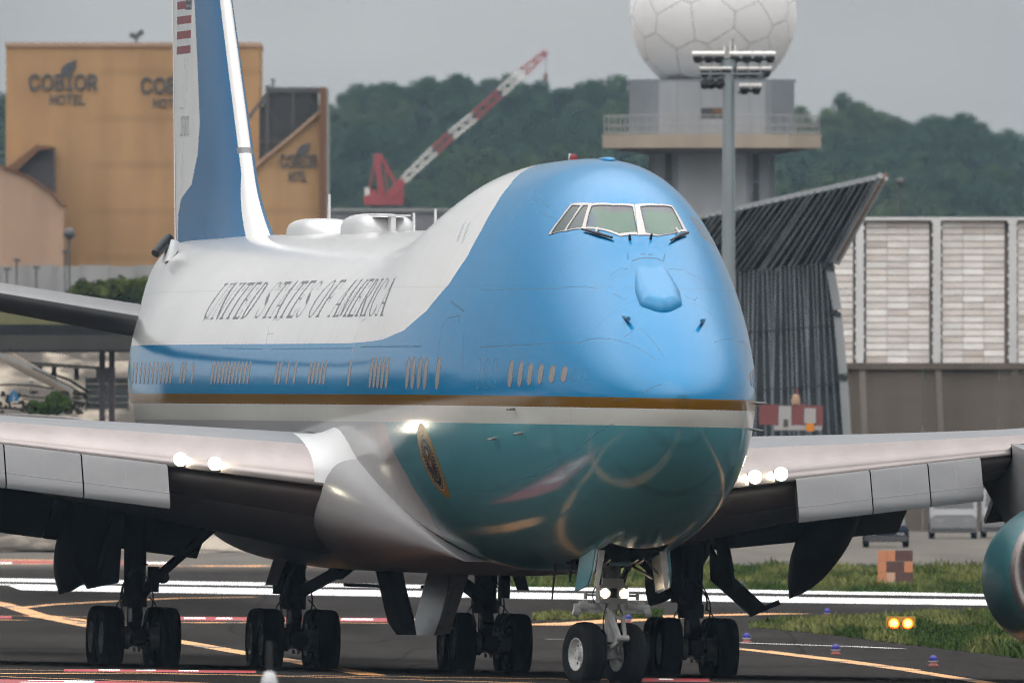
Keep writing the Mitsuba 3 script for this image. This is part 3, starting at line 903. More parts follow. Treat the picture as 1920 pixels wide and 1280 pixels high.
add('collar', Wm(cat([bx(NS - .26, NS + .2, -.27, .27, 1.52, 1.86), bx(NS - .22, NS + .2, -.20, .20, 1.86, 1.98)])), 'm_gear_grey', ng, 30)
add('collar_recess', Wm(bx(NS - .275, NS - .24, -.06, .07, 1.62, 1.80)), 'm_black', ng)
for sg in (1, -1):
    add('steering_actuator', Wm(cat([tube([(NS - .05, sg * .30, 1.44), (NS - .05, sg * .72, 1.42)], [.07, .08], 14), tube([(NS - .05, sg * .46, 1.44), (NS - .05, sg * .62, 1.43)], .115, 16), tube([(NS - .1, sg * .62, 1.33), (NS - .1, sg * .74, 1.36)], .09, 12),
                                     bar((NS - .1, sg * .2, 1.36), (NS - .1, sg * .62, 1.36), .05, .06), tube([(NS, sg * .3, 1.66), (NS, sg * .52, 1.66)], .022, 8), tube([(NS, sg * .5, 1.58), (NS, sg * .5, 1.72)], .035, 8)])), 'm_gear_grey', ng, 35)
    lp = np.array([NS - .27, sg * .185, 1.70])
    add('taxi_light_shell', Wm(lathe([(.06, .14), (.09, .06), (.102, 0), (.104, -.07), (.096, -.07), (.092, .02)], lp, (1, 0, 0), 20)), 'm_gear_mid', ng, 35)
    bm = lathe([(0, .0), (.045, .004), (.088, .015)], lp, (1, 0, 0), 20)
    bm = Wm(bm)
    if (bm.face_normals[:, 1] < 0).mean() < .5:
        bm.invert()
    scene[numbered(ng + '__taxi_light')] = mikit.ply(bm, 'm_lamp', emitter={'type': 'area', 'radiance': rgb([15, 12.5, 8])})
    add('drag_brace', Wm(cat([tube([(NS + .05, sg * .17, 1.75), (NS - .1, sg * .44, 2.72)], [.05, .055], 10)])), 'm_gear_dark', ng, 35)
# torque links, turned with the wheels
tl = lambda u, w, z: np.array([NS, NL, 0]) + fw * u + wx * w + np.array([0, 0, z])
apex = tl(.48, 0, .86)
add('torque_link', Wm(cat([bar(tl(.16, .15, 1.42), apex + wx * .06, .07, .09), bar(tl(.16, -.15, 1.42), apex - wx * .06, .07, .09), bar(tl(.22, .10, 1.30), tl(.26, -.08, 1.22), .05, .06), tube([apex - wx * .13, apex + wx * .13], .06, 12),
                           bar(apex, tl(.14, .13, .62), .06, .07), bar(apex, tl(.14, -.13, .62), .06, .07)])), 'm_gear_grey', ng, 35)
add('hydraulic_hose', Wm(cat([hose((NS - .2, .12, 1.5), (NS - .15, .1, .8), (-.1, .08, 0)), hose((NS - .2, -.1, 1.5), (NS - .1, -.12, .7), (-.08, -.12, 0)), hose((NS - .1, .2, 1.95), (NS - .2, .35, 1.5), (0, .1, 0))])), 'm_black', ng, True)
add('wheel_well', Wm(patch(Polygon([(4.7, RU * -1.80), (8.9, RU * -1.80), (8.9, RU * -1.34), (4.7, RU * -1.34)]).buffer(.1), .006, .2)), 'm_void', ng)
for sg in (1, -1):
    dz = [(0, .04), (1.7, -.06), (1.7, -.70), (.25, -.66), (0, -.40)]
    dk = add('gear_door', Wm(prism(dz, lambda u, v, d, sg=sg: (5.5 + u, sg * (.68 + d - v * .13), 2.52 - .06 * u + v), 0, .035)), 'm_teal', ng)
    add('door_lining', Wm(cat([prism([(.03, .02), (1.66, -.08), (1.66, -.68), (.27, -.64), (.03, -.39)], lambda u, v, d, sg=sg: (5.5 + u, sg * (.655 + d - v * .13), 2.52 - .06 * u + v), -.012, .012),
                               prism([(0, .02), (.12, .02), (.10, -.66), (.02, -.70)], lambda u, v, d, sg=sg: (5.48 + d, sg * (.52 + u - v * .13), 2.50 + v), -.02, .02)])), 'm_gear_grey', ng)
    add('door_link', Wm(cat([tube([(NS - 1.2, sg * .60, 2.0), (NS - .3, sg * .2, 2.3)], .028, 8), tube([(NS - 1.9, sg * .57, 2.1), (NS - 1.6, sg * .3, 2.42)], .022, 8)])), 'm_gear_mid', ng)
add('forward_door', Wm(prism([(-.24, 0), (.24, 0), (.2, -.28), (-.2, -.28)], lambda u, v, d: (6.9 + d, u, 2.50 + v), 0, .03)), 'm_teal', ng)
add('well_pipes', Wm(cat([tube([(6.4, q, 2.36), (7.6, q * .8, 2.2), (7.75, q * .6, 1.98)], .02, 7) for q in (-.4, -.28, .26, .38)] + [tube([(7.3, -.5, 2.3), (7.3, .5, 2.3)], .04, 8)])), 'm_gear_mid', ng)


# main gear: four four-wheel trucks
def main_gear(name_s, l0, body):
    sg = 1 if l0 > 0 else -1
    s0 = name_s
    top = 2.35 if body else 3.7
    mg = part('main_gear', cat([tube([(s0, l0, top), (s0, l0, 1.25)], [.24, .21], 22), tube([(s0, l0, 1.42), (s0, l0, 1.15)], .25, 22), tube([(s0, l0, 1.2), (s0, l0, .62)], .14, 18)]), 'm_gear_dark')
    add('truck_beam', Wm(cat([bar((s0 - .82, l0, .56), (s0 + .82, l0, .56), .26, .3), tube([(s0, l0 - .2, .62), (s0, l0 + .2, .62)], .17, 14)])), 'm_gear_dark', mg, 35)
    for ds in (-.735, .735):
        add('axle', Wm(tube([(s0 + ds, l0 - .72, .545), (s0 + ds, l0 + .72, .545)], .075, 14)), 'm_gear_dark', mg, 35)
        for q in (1, -1):
            wheel(mg, (s0 + ds, l0 + q * .56, .545), (0, q, 0), dark=True)
            add('brake', Wm(tube([(s0 + ds, l0 + q * .20, .545), (s0 + ds, l0 + q * .42, .545)], .22, 20)), 'm_gear_mid', mg, 35)
    add('piston', Wm(cat([tube([(s0 - .2, l0 + d, 1.12), (s0 - .2, l0 + d, .86)], .055, 12) for d in (-.09, .09)])), 'm_steel', mg, 35)
    add('torque_link', Wm(cat([bar((s0 - .2, l0, 1.3), (s0 - .55, l0, .95), .2, .07), bar((s0 - .55, l0, .95), (s0 - .2, l0, .66), .18, .07)])), 'm_gear_dark', mg)
    add('tie_rod', Wm(cat([tube([(s0 - .8, l0 + d, .36), (s0 - .8, l0 + d, .28)], .03, 8) for d in (-.1, 0.0, .1)] + [tube([(s0 - .75, l0 + d, .40), (s0 + .75, l0 + d, .40)], .03, 8) for d in (-.12, .12)])), 'm_gear_mid', mg)
    hs = [hose((s0 - .22, l0 + .1 * d, 1.9), (s0 - .35, l0 + .22 * d, .9), (-.05, .16 * d, 0), .016) for d in (-1, 1)]
    hs += [hose((s0 - .2, l0 - .22 * sg, 2.0), (s0 - .25, l0 + .25 * sg, 1.3), (0, .2 * sg, 0), .02), hose((s0 - .2, l0 + .26, 1.35), (s0 - .6, l0 + .3, .7), (0, .14, .05), .014), hose((s0 - .2, l0 - .26, 1.35), (s0 - .6, l0 - .3, .7), (0, -.14, .05), .014)]
    add('hydraulic_hose', Wm(cat(hs)), 'm_gear_dark', mg, True)
    add('valve_box', Wm(cat([bx(s0 - .3, s0 - .1, l0 - .34 * (-sg if body else sg) - .1, l0 - .34 * (-sg if body else sg) + .1, 1.45, 1.95)])), 'm_gear_dark', mg)
    return mg


for sg in (1, -1):
    mg = main_gear(31.9, sg * 5.55 + .05, False)
    l0 = sg * 5.55 + .05
    add('side_brace', Wm(cat([bar((31.85, l0 - sg * .22, 1.55), (32.4, sg * 3.75, 2.95), .16, .14), tube([(31.8, l0 - sg * .1, 1.35), (31.85, l0 - sg * .5, 1.78)], .09, 12), tube([(31.75, l0 - sg * .55, 1.74), (31.95, l0 - sg * .55, 1.74)], .12, 12)])), 'm_gear_dark', mg, 35)
    door = [(0, 3.55), (1.5, 3.4), (1.75, 2.1), (1.25, 1.62), (.25, 1.75), (0, 2.3)]
    dk = add('gear_door', Wm(prism(door, lambda u, v, d, sg=sg, l0=l0: (31.2 + u * .8, l0 + sg * (.35 + (3.55 - v) * .22 + d), v), 0, .06)), 'm_flap', mg)
    if sg > 0:
        add('strut_door', Wm(prism([(0, 3.3), (1.6, 3.2), (1.6, 2.0), (1.15, 1.48), (.15, 1.62)], lambda u, v, d, l0=l0: (31.7 + d, l0 + .25 + u * .62, v), 0, .06)), 'm_flap', mg)
    else:
        kk = add('strut_door', Wm(prism([(0, 2.65), (.42, 2.1), (1.35, 1.42), (1.0, 1.22), (.05, 1.9)], lambda u, v, d, l0=l0: (31.7 + d, l0 - .3 - u * .85, v), 0, .06)), 'm_flap', mg)
        add('strut_door_lip', Wm(bar((31.68, l0 - 1.12, 1.24), (31.68, l0 - 1.72, 1.50), .05, .10)), 'm_flap', mg)
    mg = main_gear(34.96, sg * 1.92 + .05, True)
    l0 = sg * 1.92 + .05
    add('drag_brace', Wm(cat([bar((34.9, l0 - sg * .05, 1.45), (34.4, l0 - sg * .98, 2.02), .26, .2), bar((34.5, l0 - sg * .75, 1.86), (34.2, l0 - sg * 1.12, 2.2), .34, .24)])), 'm_gear_dark', mg, 35)
    add('door_rod', Wm(tube([(34.3, l0 - sg * .9, 1.66), (33.9, sg * .42, 1.65)], .035, 8)), 'm_gear_dark', mg)
    add('inner_door', Wm(prism([(0, 2.05), (3.0, 2.05), (3.0, .95), (2.2, .70), (.0, .72), (-.2, 1.1)], lambda u, v, d, sg=sg: (30.6 + u, sg * (.52 - (2.05 - v) * .26 + d), v), 0, .06)), 'm_fairing' if sg < 0 else 'm_gear_dark', mg)
    add('inner_door_edge', Wm(prism([(0, 2.05), (.36, 2.05), (.30, .76), (.05, .72)], lambda u, v, d, sg=sg: (30.5 + d, sg * (.16 + u + (v - .72) * .26 * (1 if sg > 0 else 1)), v), 0, .05)), 'm_gear_dark' if sg > 0 else 'm_gear_mid', mg)
    add('outer_door', Wm(prism([(0, 2.15), (.26, 2.15), (.22, 1.62), (-.02, 1.62)], lambda u, v, d, sg=sg, l0=l0: (34.0 + d, l0 + sg * (.30 + u + (2.15 - v) * .38), v), 0, .05)), 'm_fairing' if sg > 0 else 'm_gear_dark', mg)

# drain mast and antennas under the belly
part('belly_antenna', tube([(9.6, .8, 2.3), (9.6, .85, 1.55)], [.03, .015], 8), 'm_gear_dark')
part('belly_antenna', prism([(0, 0), (.3, 0), (.22, -.3), (.12, -.3)], lambda u, v, d: (9.2 + u, .55 + d, 2.2 + v), -.015, .015), 'm_gear_dark')
part('belly_antenna', tube([(19.5, .3, 2.0), (19.6, .3, 1.25)], [.02, .012], 8), 'm_gear_dark')
part('belly_antenna', tube([(21.0, .05, 2.0), (21.1, .05, 1.2)], [.02, .012], 8), 'm_gear_dark')
part('belly_intake', hull([(15.6, .95, 2.33, .16), (15.6, .55, 2.26, .16), (17.4, .95, 2.35, .12), (17.4, .5, 2.28, .12)], 24), 'm_fairing', smooth=35)
part('belly_intake', patch(Polygon([(16.6, RU * -.98), (18.6, RU * -1.03), (18.6, RU * -1.12)]), .03, .2), 'm_black')

# ------------------------------------------------------------------ ground
def gz(x, y):
    """Height of the airfield: the taxiway leans gently sideways."""
    l = -(x - ORG[0]) * math.cos(HEAD) - (np.clip(y, 300, 1100) - ORG[1]) * math.sin(HEAD)
    return 38 * np.tanh(l / 38) * math.tan(BANK)


def G(px, py, n=40):
    """Point of the ground seen at a pixel."""
    z = 0.0
    for _ in range(n):
        d = F_PX * (CAM_H - z) / (py - HORIZON)
        x = (px - 960) / F_PX * d
        z = .5 * z + .5 * float(gz(x, d))
    return np.array([x, d, float(gz(x, d))])


def asphalt(p, n, uv):
    a = fbm(p.x * .5, p.y * .035, 0, 4)
    b = fbm(p.x * .09, p.y * .012 + 4, 3, 3)
    f = noise(p.x * 9, p.y * 5, 1)
    rubber = smoothstep(.5, .8, fbm(p.x * .13 + p.y * .004, p.y * .006, 7, 2))
    c = mix([.013, .012, .0115], [.034, .031, .029], a * .6 + b * .4)
    c = c * (.85 + .3 * f) * (1 - .45 * rubber)
    crack = smoothstep(.012, .0, dr.abs(noise(p.x * .22, p.y * .02, 9) - .5)) * .35
    pale = smoothstep(1000, 1060, p.y)
    return mix(c * (1 - crack), mi.Color3f([.085, .077, .068]) * (.8 + .4 * a), pale)


mat('m_asphalt', {'type': 'twosided', 'bsdf': {'type': 'principled', 'base_color': proc(asphalt), 'roughness': .95, 'specular': .0}})
xs = np.unique(np.concatenate([np.linspace(-1500, -80, 40), np.linspace(-80, 80, 54), np.linspace(80, 1500, 40)]))
ys = np.unique(np.concatenate([np.linspace(-250, 450, 60), np.linspace(450, 1120, 170), np.linspace(1120, 7200, 60)]))
X, Y = np.meshgrid(xs, ys, indexing='ij')
Z = gz(X, Y)
n = len(ys)
i, j = np.meshgrid(np.arange(len(xs) - 1), np.arange(n - 1), indexing='ij')
q = np.stack([i * n + j, (i + 1) * n + j, (i + 1) * n + j + 1, i * n + j + 1], -1).reshape(-1, 4)
gm = trimesh.Trimesh(np.stack([X, Y, Z], -1).reshape(-1, 3), np.vstack([q[:, [0, 1, 2]], q[:, [0, 2, 3]]]), process=False)
tag(add('airfield_pavement', gm, 'm_asphalt', None, True), 'dark grey asphalt of the taxiways and runway', kind='structure')


def worn(c, lo=.35):
    def fn(p, n, uv):
        w = fbm(p.x * 1.7, p.y * .35, 2, 3)
        return mix([.07, .065, .06], c, smoothstep(lo - .12, lo + .12, w))
    return fn


mat('m_paint_white', prin(proc(worn([.66, .66, .64], .26)), .6))
mat('m_paint_orange', prin(proc(worn([.50, .235, .085], .36)), .6))
mat('m_paint_red', prin(proc(worn([.26, .018, .022], .30)), .6))


def draped(poly, off):
    v, f = flat(poly)
    v, f = fine(v, f, 5.0)
    m = trimesh.Trimesh(np.column_stack([v, gz(v[:, 0], v[:, 1]) + off]), f, process=False)
    if m.face_normals[:, 2].mean() < 0:
        m.invert()
    return m


def gline(pxs, w, ydir=False):
    p = [G(*a)[:2] for a in pxs]
    return LineString(p).buffer(w / 2, cap_style='flat', join_style='round')


def gquad(x0, x1, ytop, ybot, xt0=None, xt1=None):
    return Polygon([G(x0, ybot[0])[:2], G(x1, ybot[1])[:2], G(xt1 or x1, ytop[1])[:2], G(xt0 or x0, ytop[0])[:2]])


def marking(name, geoms, bsdf, off, label):
    tag(add(name, cat([draped(g, off) for g in geoms]), bsdf), label, kind='structure')


marking('runway_marking', [gquad(-300, 2400, (1079, 1119), (1084.5, 1125)), gquad(-300, 1500, (1089, 1119), (1091, 1121)), gquad(40, 2400, (1096.5, 1132), (1106, 1142), xt0=12)], 'm_paint_white', .012, 'white painted lines across the runway behind the jet')
orange = [gline([(-160, 1104), (0, 1131), (32, 1140), (68, 1152), (100, 1160), (160, 1172), (250, 1189), (340, 1203), (457, 1224), (560, 1241), (700, 1266)], .55),
          gline([(60, 1154.5), (110, 1161.5), (165, 1170), (250, 1184)], .5), gline([(85, 1154.0), (130, 1159), (175, 1165), (260, 1178)], .4),
          gline([(32, 1140), (100, 1133), (230, 1126), (330, 1121.5), (480, 1119)], .35), gline([(-200, 1153), (0, 1154.5), (170, 1156), (330, 1158)], .35),
          gline([(1360, 1213), (1420, 1220), (1560, 1237), (1700, 1256), (1850, 1280), (2100, 1325)], .42), gline([(1440, 1220.0), (1580, 1237), (1720, 1256)], .2),
          gline([(1010, 1172), (1120, 1166), (1290, 1154), (1480, 1150)], 1.3), gline([(330, 1167), (600, 1167), (830, 1170)], 1.2), gline([(-200, 1160), (20, 1162)], 1.6),
          gline([(-300, 1262.5), (0, 1262.5), (200, 1262), (470, 1265.5), (1000, 1272), (1500, 1282)], .55),
          gline([(0, 1050), (110, 1050)], 9), gline([(20, 1057), (110, 1057.5)], 5), gline([(360, 1060), (560, 1062)], 6)]
marking('taxi_line', orange, 'm_paint_orange', .012, 'orange taxi guide lines painted on the asphalt')
# lines and the painted signs in front of the nose
arcs = []
for r in (34, 34.7):
    arcs.append(LineString([(-24 + r * math.cos(a), 540 + 42 * math.sin(a)) for a in np.linspace(-1.5, 1.35, 60)]).buffer(.16, cap_style='flat'))
arcs.append(LineString([(8, 560), (5, 545), (4, 520), (6, 470), (10, 400)]).buffer(.2, cap_style='flat'))
arcs.append(LineString([(-30, 578), (-10, 560), (2, 540), (22, 528), (60, 520)]).buffer(.2, cap_style='flat'))
for k in range(9):
    arcs.append(sbox(6.0 + 1.2 * k, 541, 6.6 + 1.2 * k, 543.2))
marking('taxi_line', arcs, 'm_paint_orange', .012, 'orange curved taxi lines in front of the jet')
reds = [gquad(120, 480, (1255.5, 1258.5), (1260, 1263)), gquad(330, 830, (1157, 1160), (1163.5, 1167)), gquad(-200, 22, (1155.5, 1156), (1159, 1160)), gquad(1205, 1330, (1272.5, 1273.5), (1279, 1280)), sbox(-9.5, 541.5, -3.5, 551), gquad(0, 320, (1051.5, 1054.5), (1056, 1059))]
marking('hold_marking', reds, 'm_paint_red', .024, 'red painted holding signs on the asphalt')
wh = [gquad(a, b, (1257 + (a - 150) * .009, 1257 + (b - 150) * .009), (1259 + (a - 150) * .009, 1259 + (b - 150) * .009)) for a, b in ((185, 225), (255, 292), (335, 372))]
wh += [gquad(a, b, (1159 + (a - 340) * .007, 1159 + (b - 340) * .007), (1162 + (a - 340) * .007, 1162 + (b - 340) * .007)) for a, b in ((345, 385), (405, 435), (640, 700), (735, 800))]
wh += [gquad(1235, 1262, (1274.5, 1274.7), (1277.2, 1277.4)), gquad(0, 22, (1055, 1055), (1058, 1058)), gquad(275, 325, (1055, 1055), (1058.5, 1058.5))]
marking('hold_lettering', wh, 'm_paint_white', .036, 'white figures on the red painted holding signs')
tm = meshkit.text_mesh('16R', 2.5, .002, True)
v = np.array(tm.vertices)
v = np.column_stack([-9.2 + v[:, 0] * 1.12, 543.2 + v[:, 1] * 2.4, v[:, 2]])
v[:, 2] += gz(v[:, 0], v[:, 1]) + .036
tag(add('hold_lettering', trimesh.Trimesh(v, tm.faces, process=False), 'm_paint_white'), 'white runway figures on a red painted sign in front of the jet', kind='structure')
marking('edge_line', [gline([(1360, 1204), (1450, 1207), (1600, 1212), (1690, 1216)], .3), gline([(1020, 1198), (1200, 1200)], .3)], 'm_paint_white', .012, 'thin worn white edge line beside the orange line')

# grass
def grasscol(p, n, uv):
    a = fbm(p.x * .8, p.y * .05, 0, 3)
    return mix([.036, .062, .017], [.145, .15, .052], smoothstep(.3, .75, a))


mat('m_grass', {'type': 'twosided', 'bsdf': {'type': 'diffuse', 'reflectance': proc(grasscol)}})
mat('m_turf', matte(proc(lambda p, n, uv: mix([.03, .045, .014], [.07, .075, .03], fbm(p.x * .6, p.y * .05, 0, 3)))))


def blades(poly, n, h0, h1, w0, seed):
    r = np.random.default_rng(seed)
    b = poly.bounds
    pts = np.column_stack([r.uniform(b[0], b[2], n * 4), r.uniform(b[1], b[3], n * 4)])
    pts = pts[shapely.contains_xy(poly, pts[:, 0], pts[:, 1])][:n]
    k = len(pts)
    cl = meshkit.fbm(np.column_stack([pts[:, 0] * .9, pts[:, 1] * .12, 0 * pts[:, 0]]), 3, seed)
    h = r.uniform(h0, h1, k) * (.35 + 1.3 * cl ** 1.5 * 1.6)
    a = r.uniform(0, 2 * np.pi, k)
    w = r.uniform(.6, 1.4, k) * w0
    lean = r.normal(0, .35, (k, 2)) * h[:, None]
    base = np.column_stack([pts, gz(pts[:, 0], pts[:, 1])])
    d = np.column_stack([np.cos(a), np.sin(a) * .4, 0 * a]) * w[:, None]
    tip = base + np.column_stack([lean, h])
    mid = base + np.column_stack([lean * .35, h * .55])
    v = np.stack([base - d, base + d, mid + d * .7, mid - d * .7, tip], 1).reshape(-1, 3)
    o = np.arange(k)[:, None] * 5
    f = np.vstack([o + [0, 1, 2], o + [0, 2, 3], o + [3, 2, 4]])
    return trimesh.Trimesh(v, f, process=False)


lawn1 = Polygon([G(*p)[:2] for p in [(1400, 1175), (1470, 1181), (1560, 1190), (1650, 1202), (1750, 1214), (1850, 1226), (1960, 1240), (2300, 1285), (2300, 1140), (1925, 1142), (1800, 1150), (1700, 1158), (1600, 1164), (1500, 1167)]])
lawn2 = Polygon([G(*p)[:2] for p in [(960, 1101), (1200, 1103), (1500, 1108), (1850, 1114), (2300, 1122), (2300, 1070), (1850, 1068), (1500, 1066), (1200, 1064), (960, 1063)]])
lawn3 = Polygon([G(*p)[:2] for p in [(1000, 1162), (1120, 1161), (1240, 1160), (1240, 1155), (1100, 1158), (1000, 1160)]])
for nm, poly, nb, h in (('lawn_near', lawn1, 46000, .25), ('lawn_far', lawn2, 42000, .26), ('lawn_strip', lawn3, 2500, .2)):
    tag(add('turf', draped(poly, .02), 'm_turf'), {'lawn_near': 'green turf under the right-hand grass', 'lawn_far': 'green turf beyond the white lines', 'lawn_strip': 'thin strip of turf behind the nose wheels'}[nm], kind='structure')
    tag(add('grass', blades(poly, nb, .08, h, .04, len(nm)), 'm_grass'), {'lawn_near': 'rough green grass beside the right-hand taxiway edge', 'lawn_far': 'yellow green grass strip beyond the white runway lines', 'lawn_strip': 'narrow green grass strip behind the nose wheels'}[nm], 'grass', kind='stuff')

# taxiway edge lights
mat('m_bluelens', gloss([.03, .025, .42], .1))
mat('m_redbase', prin([.17, .035, .03], .6))
mat('m_cast', prin([.25, .25, .24], .5))
LIGHTS = [(1551, 1157, 'on the asphalt left of the amber lights'), (1400, 1205, 'nearest the right-hand main wheels'), (1567, 1227, 'between the worn white line and the orange line'), (1750, 1249, 'farthest right in front of the grass'), (1303, 1164, 'behind the right-hand main gear strut'), (1178, 1169, 'between the nose gear and the right-hand main gear'), (1392, 1104, 'small and distant at the near edge of the far grass')]
for px, py, where in LIGHTS:
    g = G(px, py)
    k = thing('edge_light')
    tag(k, 'blue taxiway edge light ' + where, 'light', 'blue taxiway edge lights')
    add('base', lathe([(.12, 0), (.12, .03), (.075, .06), (.06, .10), (0, .10)], g, (0, 0, 1), 16), 'm_redbase', k, 35)
    add('ring', lathe([(.062, .095), (.105, .10), (.105, .125), (.06, .13)], g, (0, 0, 1), 16), 'm_cast', k, 35)
    add('lens', lathe([(.085, .125), (.09, .17), (.07, .215), (.035, .24), (0, .245)], g, (0, 0, 1), 16), 'm_bluelens', k, True)

# runway guard light
g = G(1689, 1190)
gk = thing('guard_light')
tag(gk, 'pair of glowing amber runway guard lamps standing in the grass', 'light')
zc = CAM_H - (1168 - HORIZON) * g[1] / F_PX
mat('m_yellow', prin([.45, .25, .03], .5))
mat('m_amber', {'type': 'diffuse', 'reflectance': rgb([.5, .3, .05])})
add('housing', cat([bx(g[0] - .36, g[0] + .36, g[1] + .02, g[1] + .22, zc - .17, zc + .17)]), 'm_yellow', gk)
add('leg', cat([tube([(g[0] + d, g[1] + .12, g[2] - .05), (g[0] + d, g[1] + .12, zc - .16)], .035, 10) for d in (-.2, .2)]), 'm_cast', gk, 35)
for d in (-.172, .172):
    c = np.array([g[0] + d, g[1] - .05, zc])
    add('visor', lathe([(.135, -.06), (.15, -.06), (.15, .08), (.135, .08)], c + [0, .02, .0], (0, 1, 0), 20), 'm_black', gk, 35)
    o_ = lathe([(.085, -.07), (.135, -.05)], c, (0, 1, 0), 20)
    if (o_.face_normals[:, 1] < 0).mean() < .5:
        o_.invert()
    scene[numbered(gk + '__lamp_rim')] = mikit.ply(o_, 'm_amber', emitter={'type': 'area', 'radiance': rgb([1.5, .11, .004])})
    b = lathe([(0, -.09), (.05, -.085), (.085, -.07)], c, (0, 1, 0), 20)
    if (b.face_normals[:, 1] < 0).mean() < .5:
        b.invert()
    scene[numbered(gk + '__lamp')] = mikit.ply(b, 'm_amber', emitter={'type': 'area', 'radiance': rgb([7.5, 2.4, .16])})

# slim blurred post in front
g = np.array([*at(505, 1262, 330.0)[:2], 0])
pk = thing('marker_post')
tag(pk, 'slim pale marker post, out of focus at the bottom edge', 'post')
gzz = float(gz(g[0], g[1]))
add('stem', tube([(g[0], g[1], gzz), (g[0], g[1], 2.95)], .035, 12), 'm_gear_dark', pk, 35)
add('collar', lathe([(.04, 2.2), (.085, 2.24), (.095, 2.5), (.06, 2.6), (.035, 2.62)], (g[0], g[1], 0), (0, 0, 1), 16), 'm_white', pk, 35)
add('foot', lathe([(.16, 0), (.16, .05), (.05, .09), (.035, .2)], (g[0], g[1], gzz), (0, 0, 1), 16), 'm_cast', pk, 35)


# ------------------------------------------------------------------ background buildings
def P2(D):
    """Maps photograph pixels to a vertical plane at depth D: fn(px, py, d) -> point d metres behind it."""
    return lambda u, v, d: at(u, v, D) + np.array([0, d, 0])


def pxbox(x0, y0, x1, y1, D, deep, to_ground=False):
    a, b = at(x0, y0, D), at(x1, y1, D)
    z0 = -1.5 if to_ground else b[2]
    return bx(a[0], b[0], D, D + deep, z0, a[2])


def plaster(c, band=0.0, sc=.25):
    def fn(p, n, uv):
        f = fbm(p.x * sc * 2, p.z * sc * 1.2, p.y * .1, 4)
        st = fbm(p.x * 1.3, p.z * .12, 5, 3)
        k = (.84 + .26 * f) * (.90 + .18 * st)
        r = mi.Color3f(c) * k
        if band:
            x = p.z / 2.9
            r = r * (1 - band * smoothstep(.35, .5, dr.abs(x - dr.round(x))) * smoothstep(-28.0, -24.0, p.x))
        return r
    return fn


mat('m_plaster', matte(proc(plaster([.40, .245, .125], .12))))
mat('m_plaster_pink', matte(proc(plaster([.40, .265, .185], 0))))
mat('m_sign', prin([.055, .058, .062], .5))
mat('m_darkroof', prin([.045, .04, .042], .6))
mat('m_brownedge', matte([.16, .085, .05]))
mat('m_darkglass', gloss([.07, .075, .08], .15))
mat('m_framegrey', prin([.06, .058, .06], .5))
HK = thing('hotel_building')
tag(HK, 'large tan plaster hotel block with dark sign lettering, far behind the tail fin', 'building')
D = 1900.0
add('main_wall', pxbox(11, 85, 486, 700, D, 26, True), 'm_plaster', HK)
add('parapet', cat([pxbox(9, 80, 488, 88, D - .3, 26.6)]), 'm_plaster_pink', HK)
low = Polygon([(-160, 290), (-40, 290), (0, 312), (52, 332), (96, 362), (118, 388), (118, 560), (-160, 560)])
add('low_wing', prism(low, P2(D - 12), 0, 11), 'm_plaster_pink', HK)
add('low_wing_coping', prism(LineString([(0, 310), (52, 330), (96, 360), (119, 387)]).buffer(1.6, cap_style='flat'), P2(D - 12.4), 0, 11), 'm_brownedge', HK)
add('roof_wedge', prism(Polygon([(33, 318), (72, 276), (100, 276), (101, 362), (60, 338)]), P2(D - 9), 0, 8.8), 'm_darkroof', HK)
add('roof_slope', prism(Polygon([(8, 318), (68, 272), (98, 274), (98, 280), (74, 281), (30, 322)]), P2(D - 10), 0, 9.6), 'm_brownedge', HK)
pav = Polygon([(470, 322), (490, 302), (540, 262), (606, 205), (606, 470), (470, 470)])
add('gable_wall', prism(pav, P2(D - 8), 0, 7), 'm_plaster', HK)
add('gable_coping', prism(LineString([(470, 322), (490, 301), (540, 261), (607, 203)]).buffer(2.6, cap_style='flat'), P2(D - 8.5), 0, 8), 'm_plaster_pink', HK)
add('end_pier', cat([pxbox(599, 164, 612, 470, D - 9, 14)]), 'm_brownedge', HK)
add('end_pier_trim', pxbox(611, 166, 615, 470, D - 8.7, 13), 'm_cast', HK)
for x0, x1, y0 in ((474, 499, 200), (503, 548, 172), (551, 597, 174)):
    add('glass_panel', pxbox(x0, y0, x1, 300, D + .4, 1.2), 'm_darkglass', HK)
add('glass_frame', cat([pxbox(470, 262, 600, 268, D + .2, 3), pxbox(498, 160, 505, 330, D + .1, 3), pxbox(547, 168, 552, 330, D + .15, 3), pxbox(500, 164, 605, 174, D, 3.2), pxbox(470, 300, 600, 360, D + .3, 3),
                        prism(LineString([(466, 222), (508, 166)]).buffer(3, cap_style='flat'), P2(D - .1), 0, 3)]), 'm_framegrey', HK)
add('roof_mast', cat([tube([at(511, 165, D), at(512, 148, D)], .08, 6), tube([at(508, 150, D), at(517, 152, D)], .06, 6)]), 'm_framegrey', HK)
add('roof_aerial', cat([tube([at(256, 82, D), at(257, 62, D)], .07, 6), bar(at(244, 64, D), at(256, 72, D), .08, .3), bar(at(268, 58, D), at(256, 70, D), .08, .3)]), 'm_framegrey', HK)


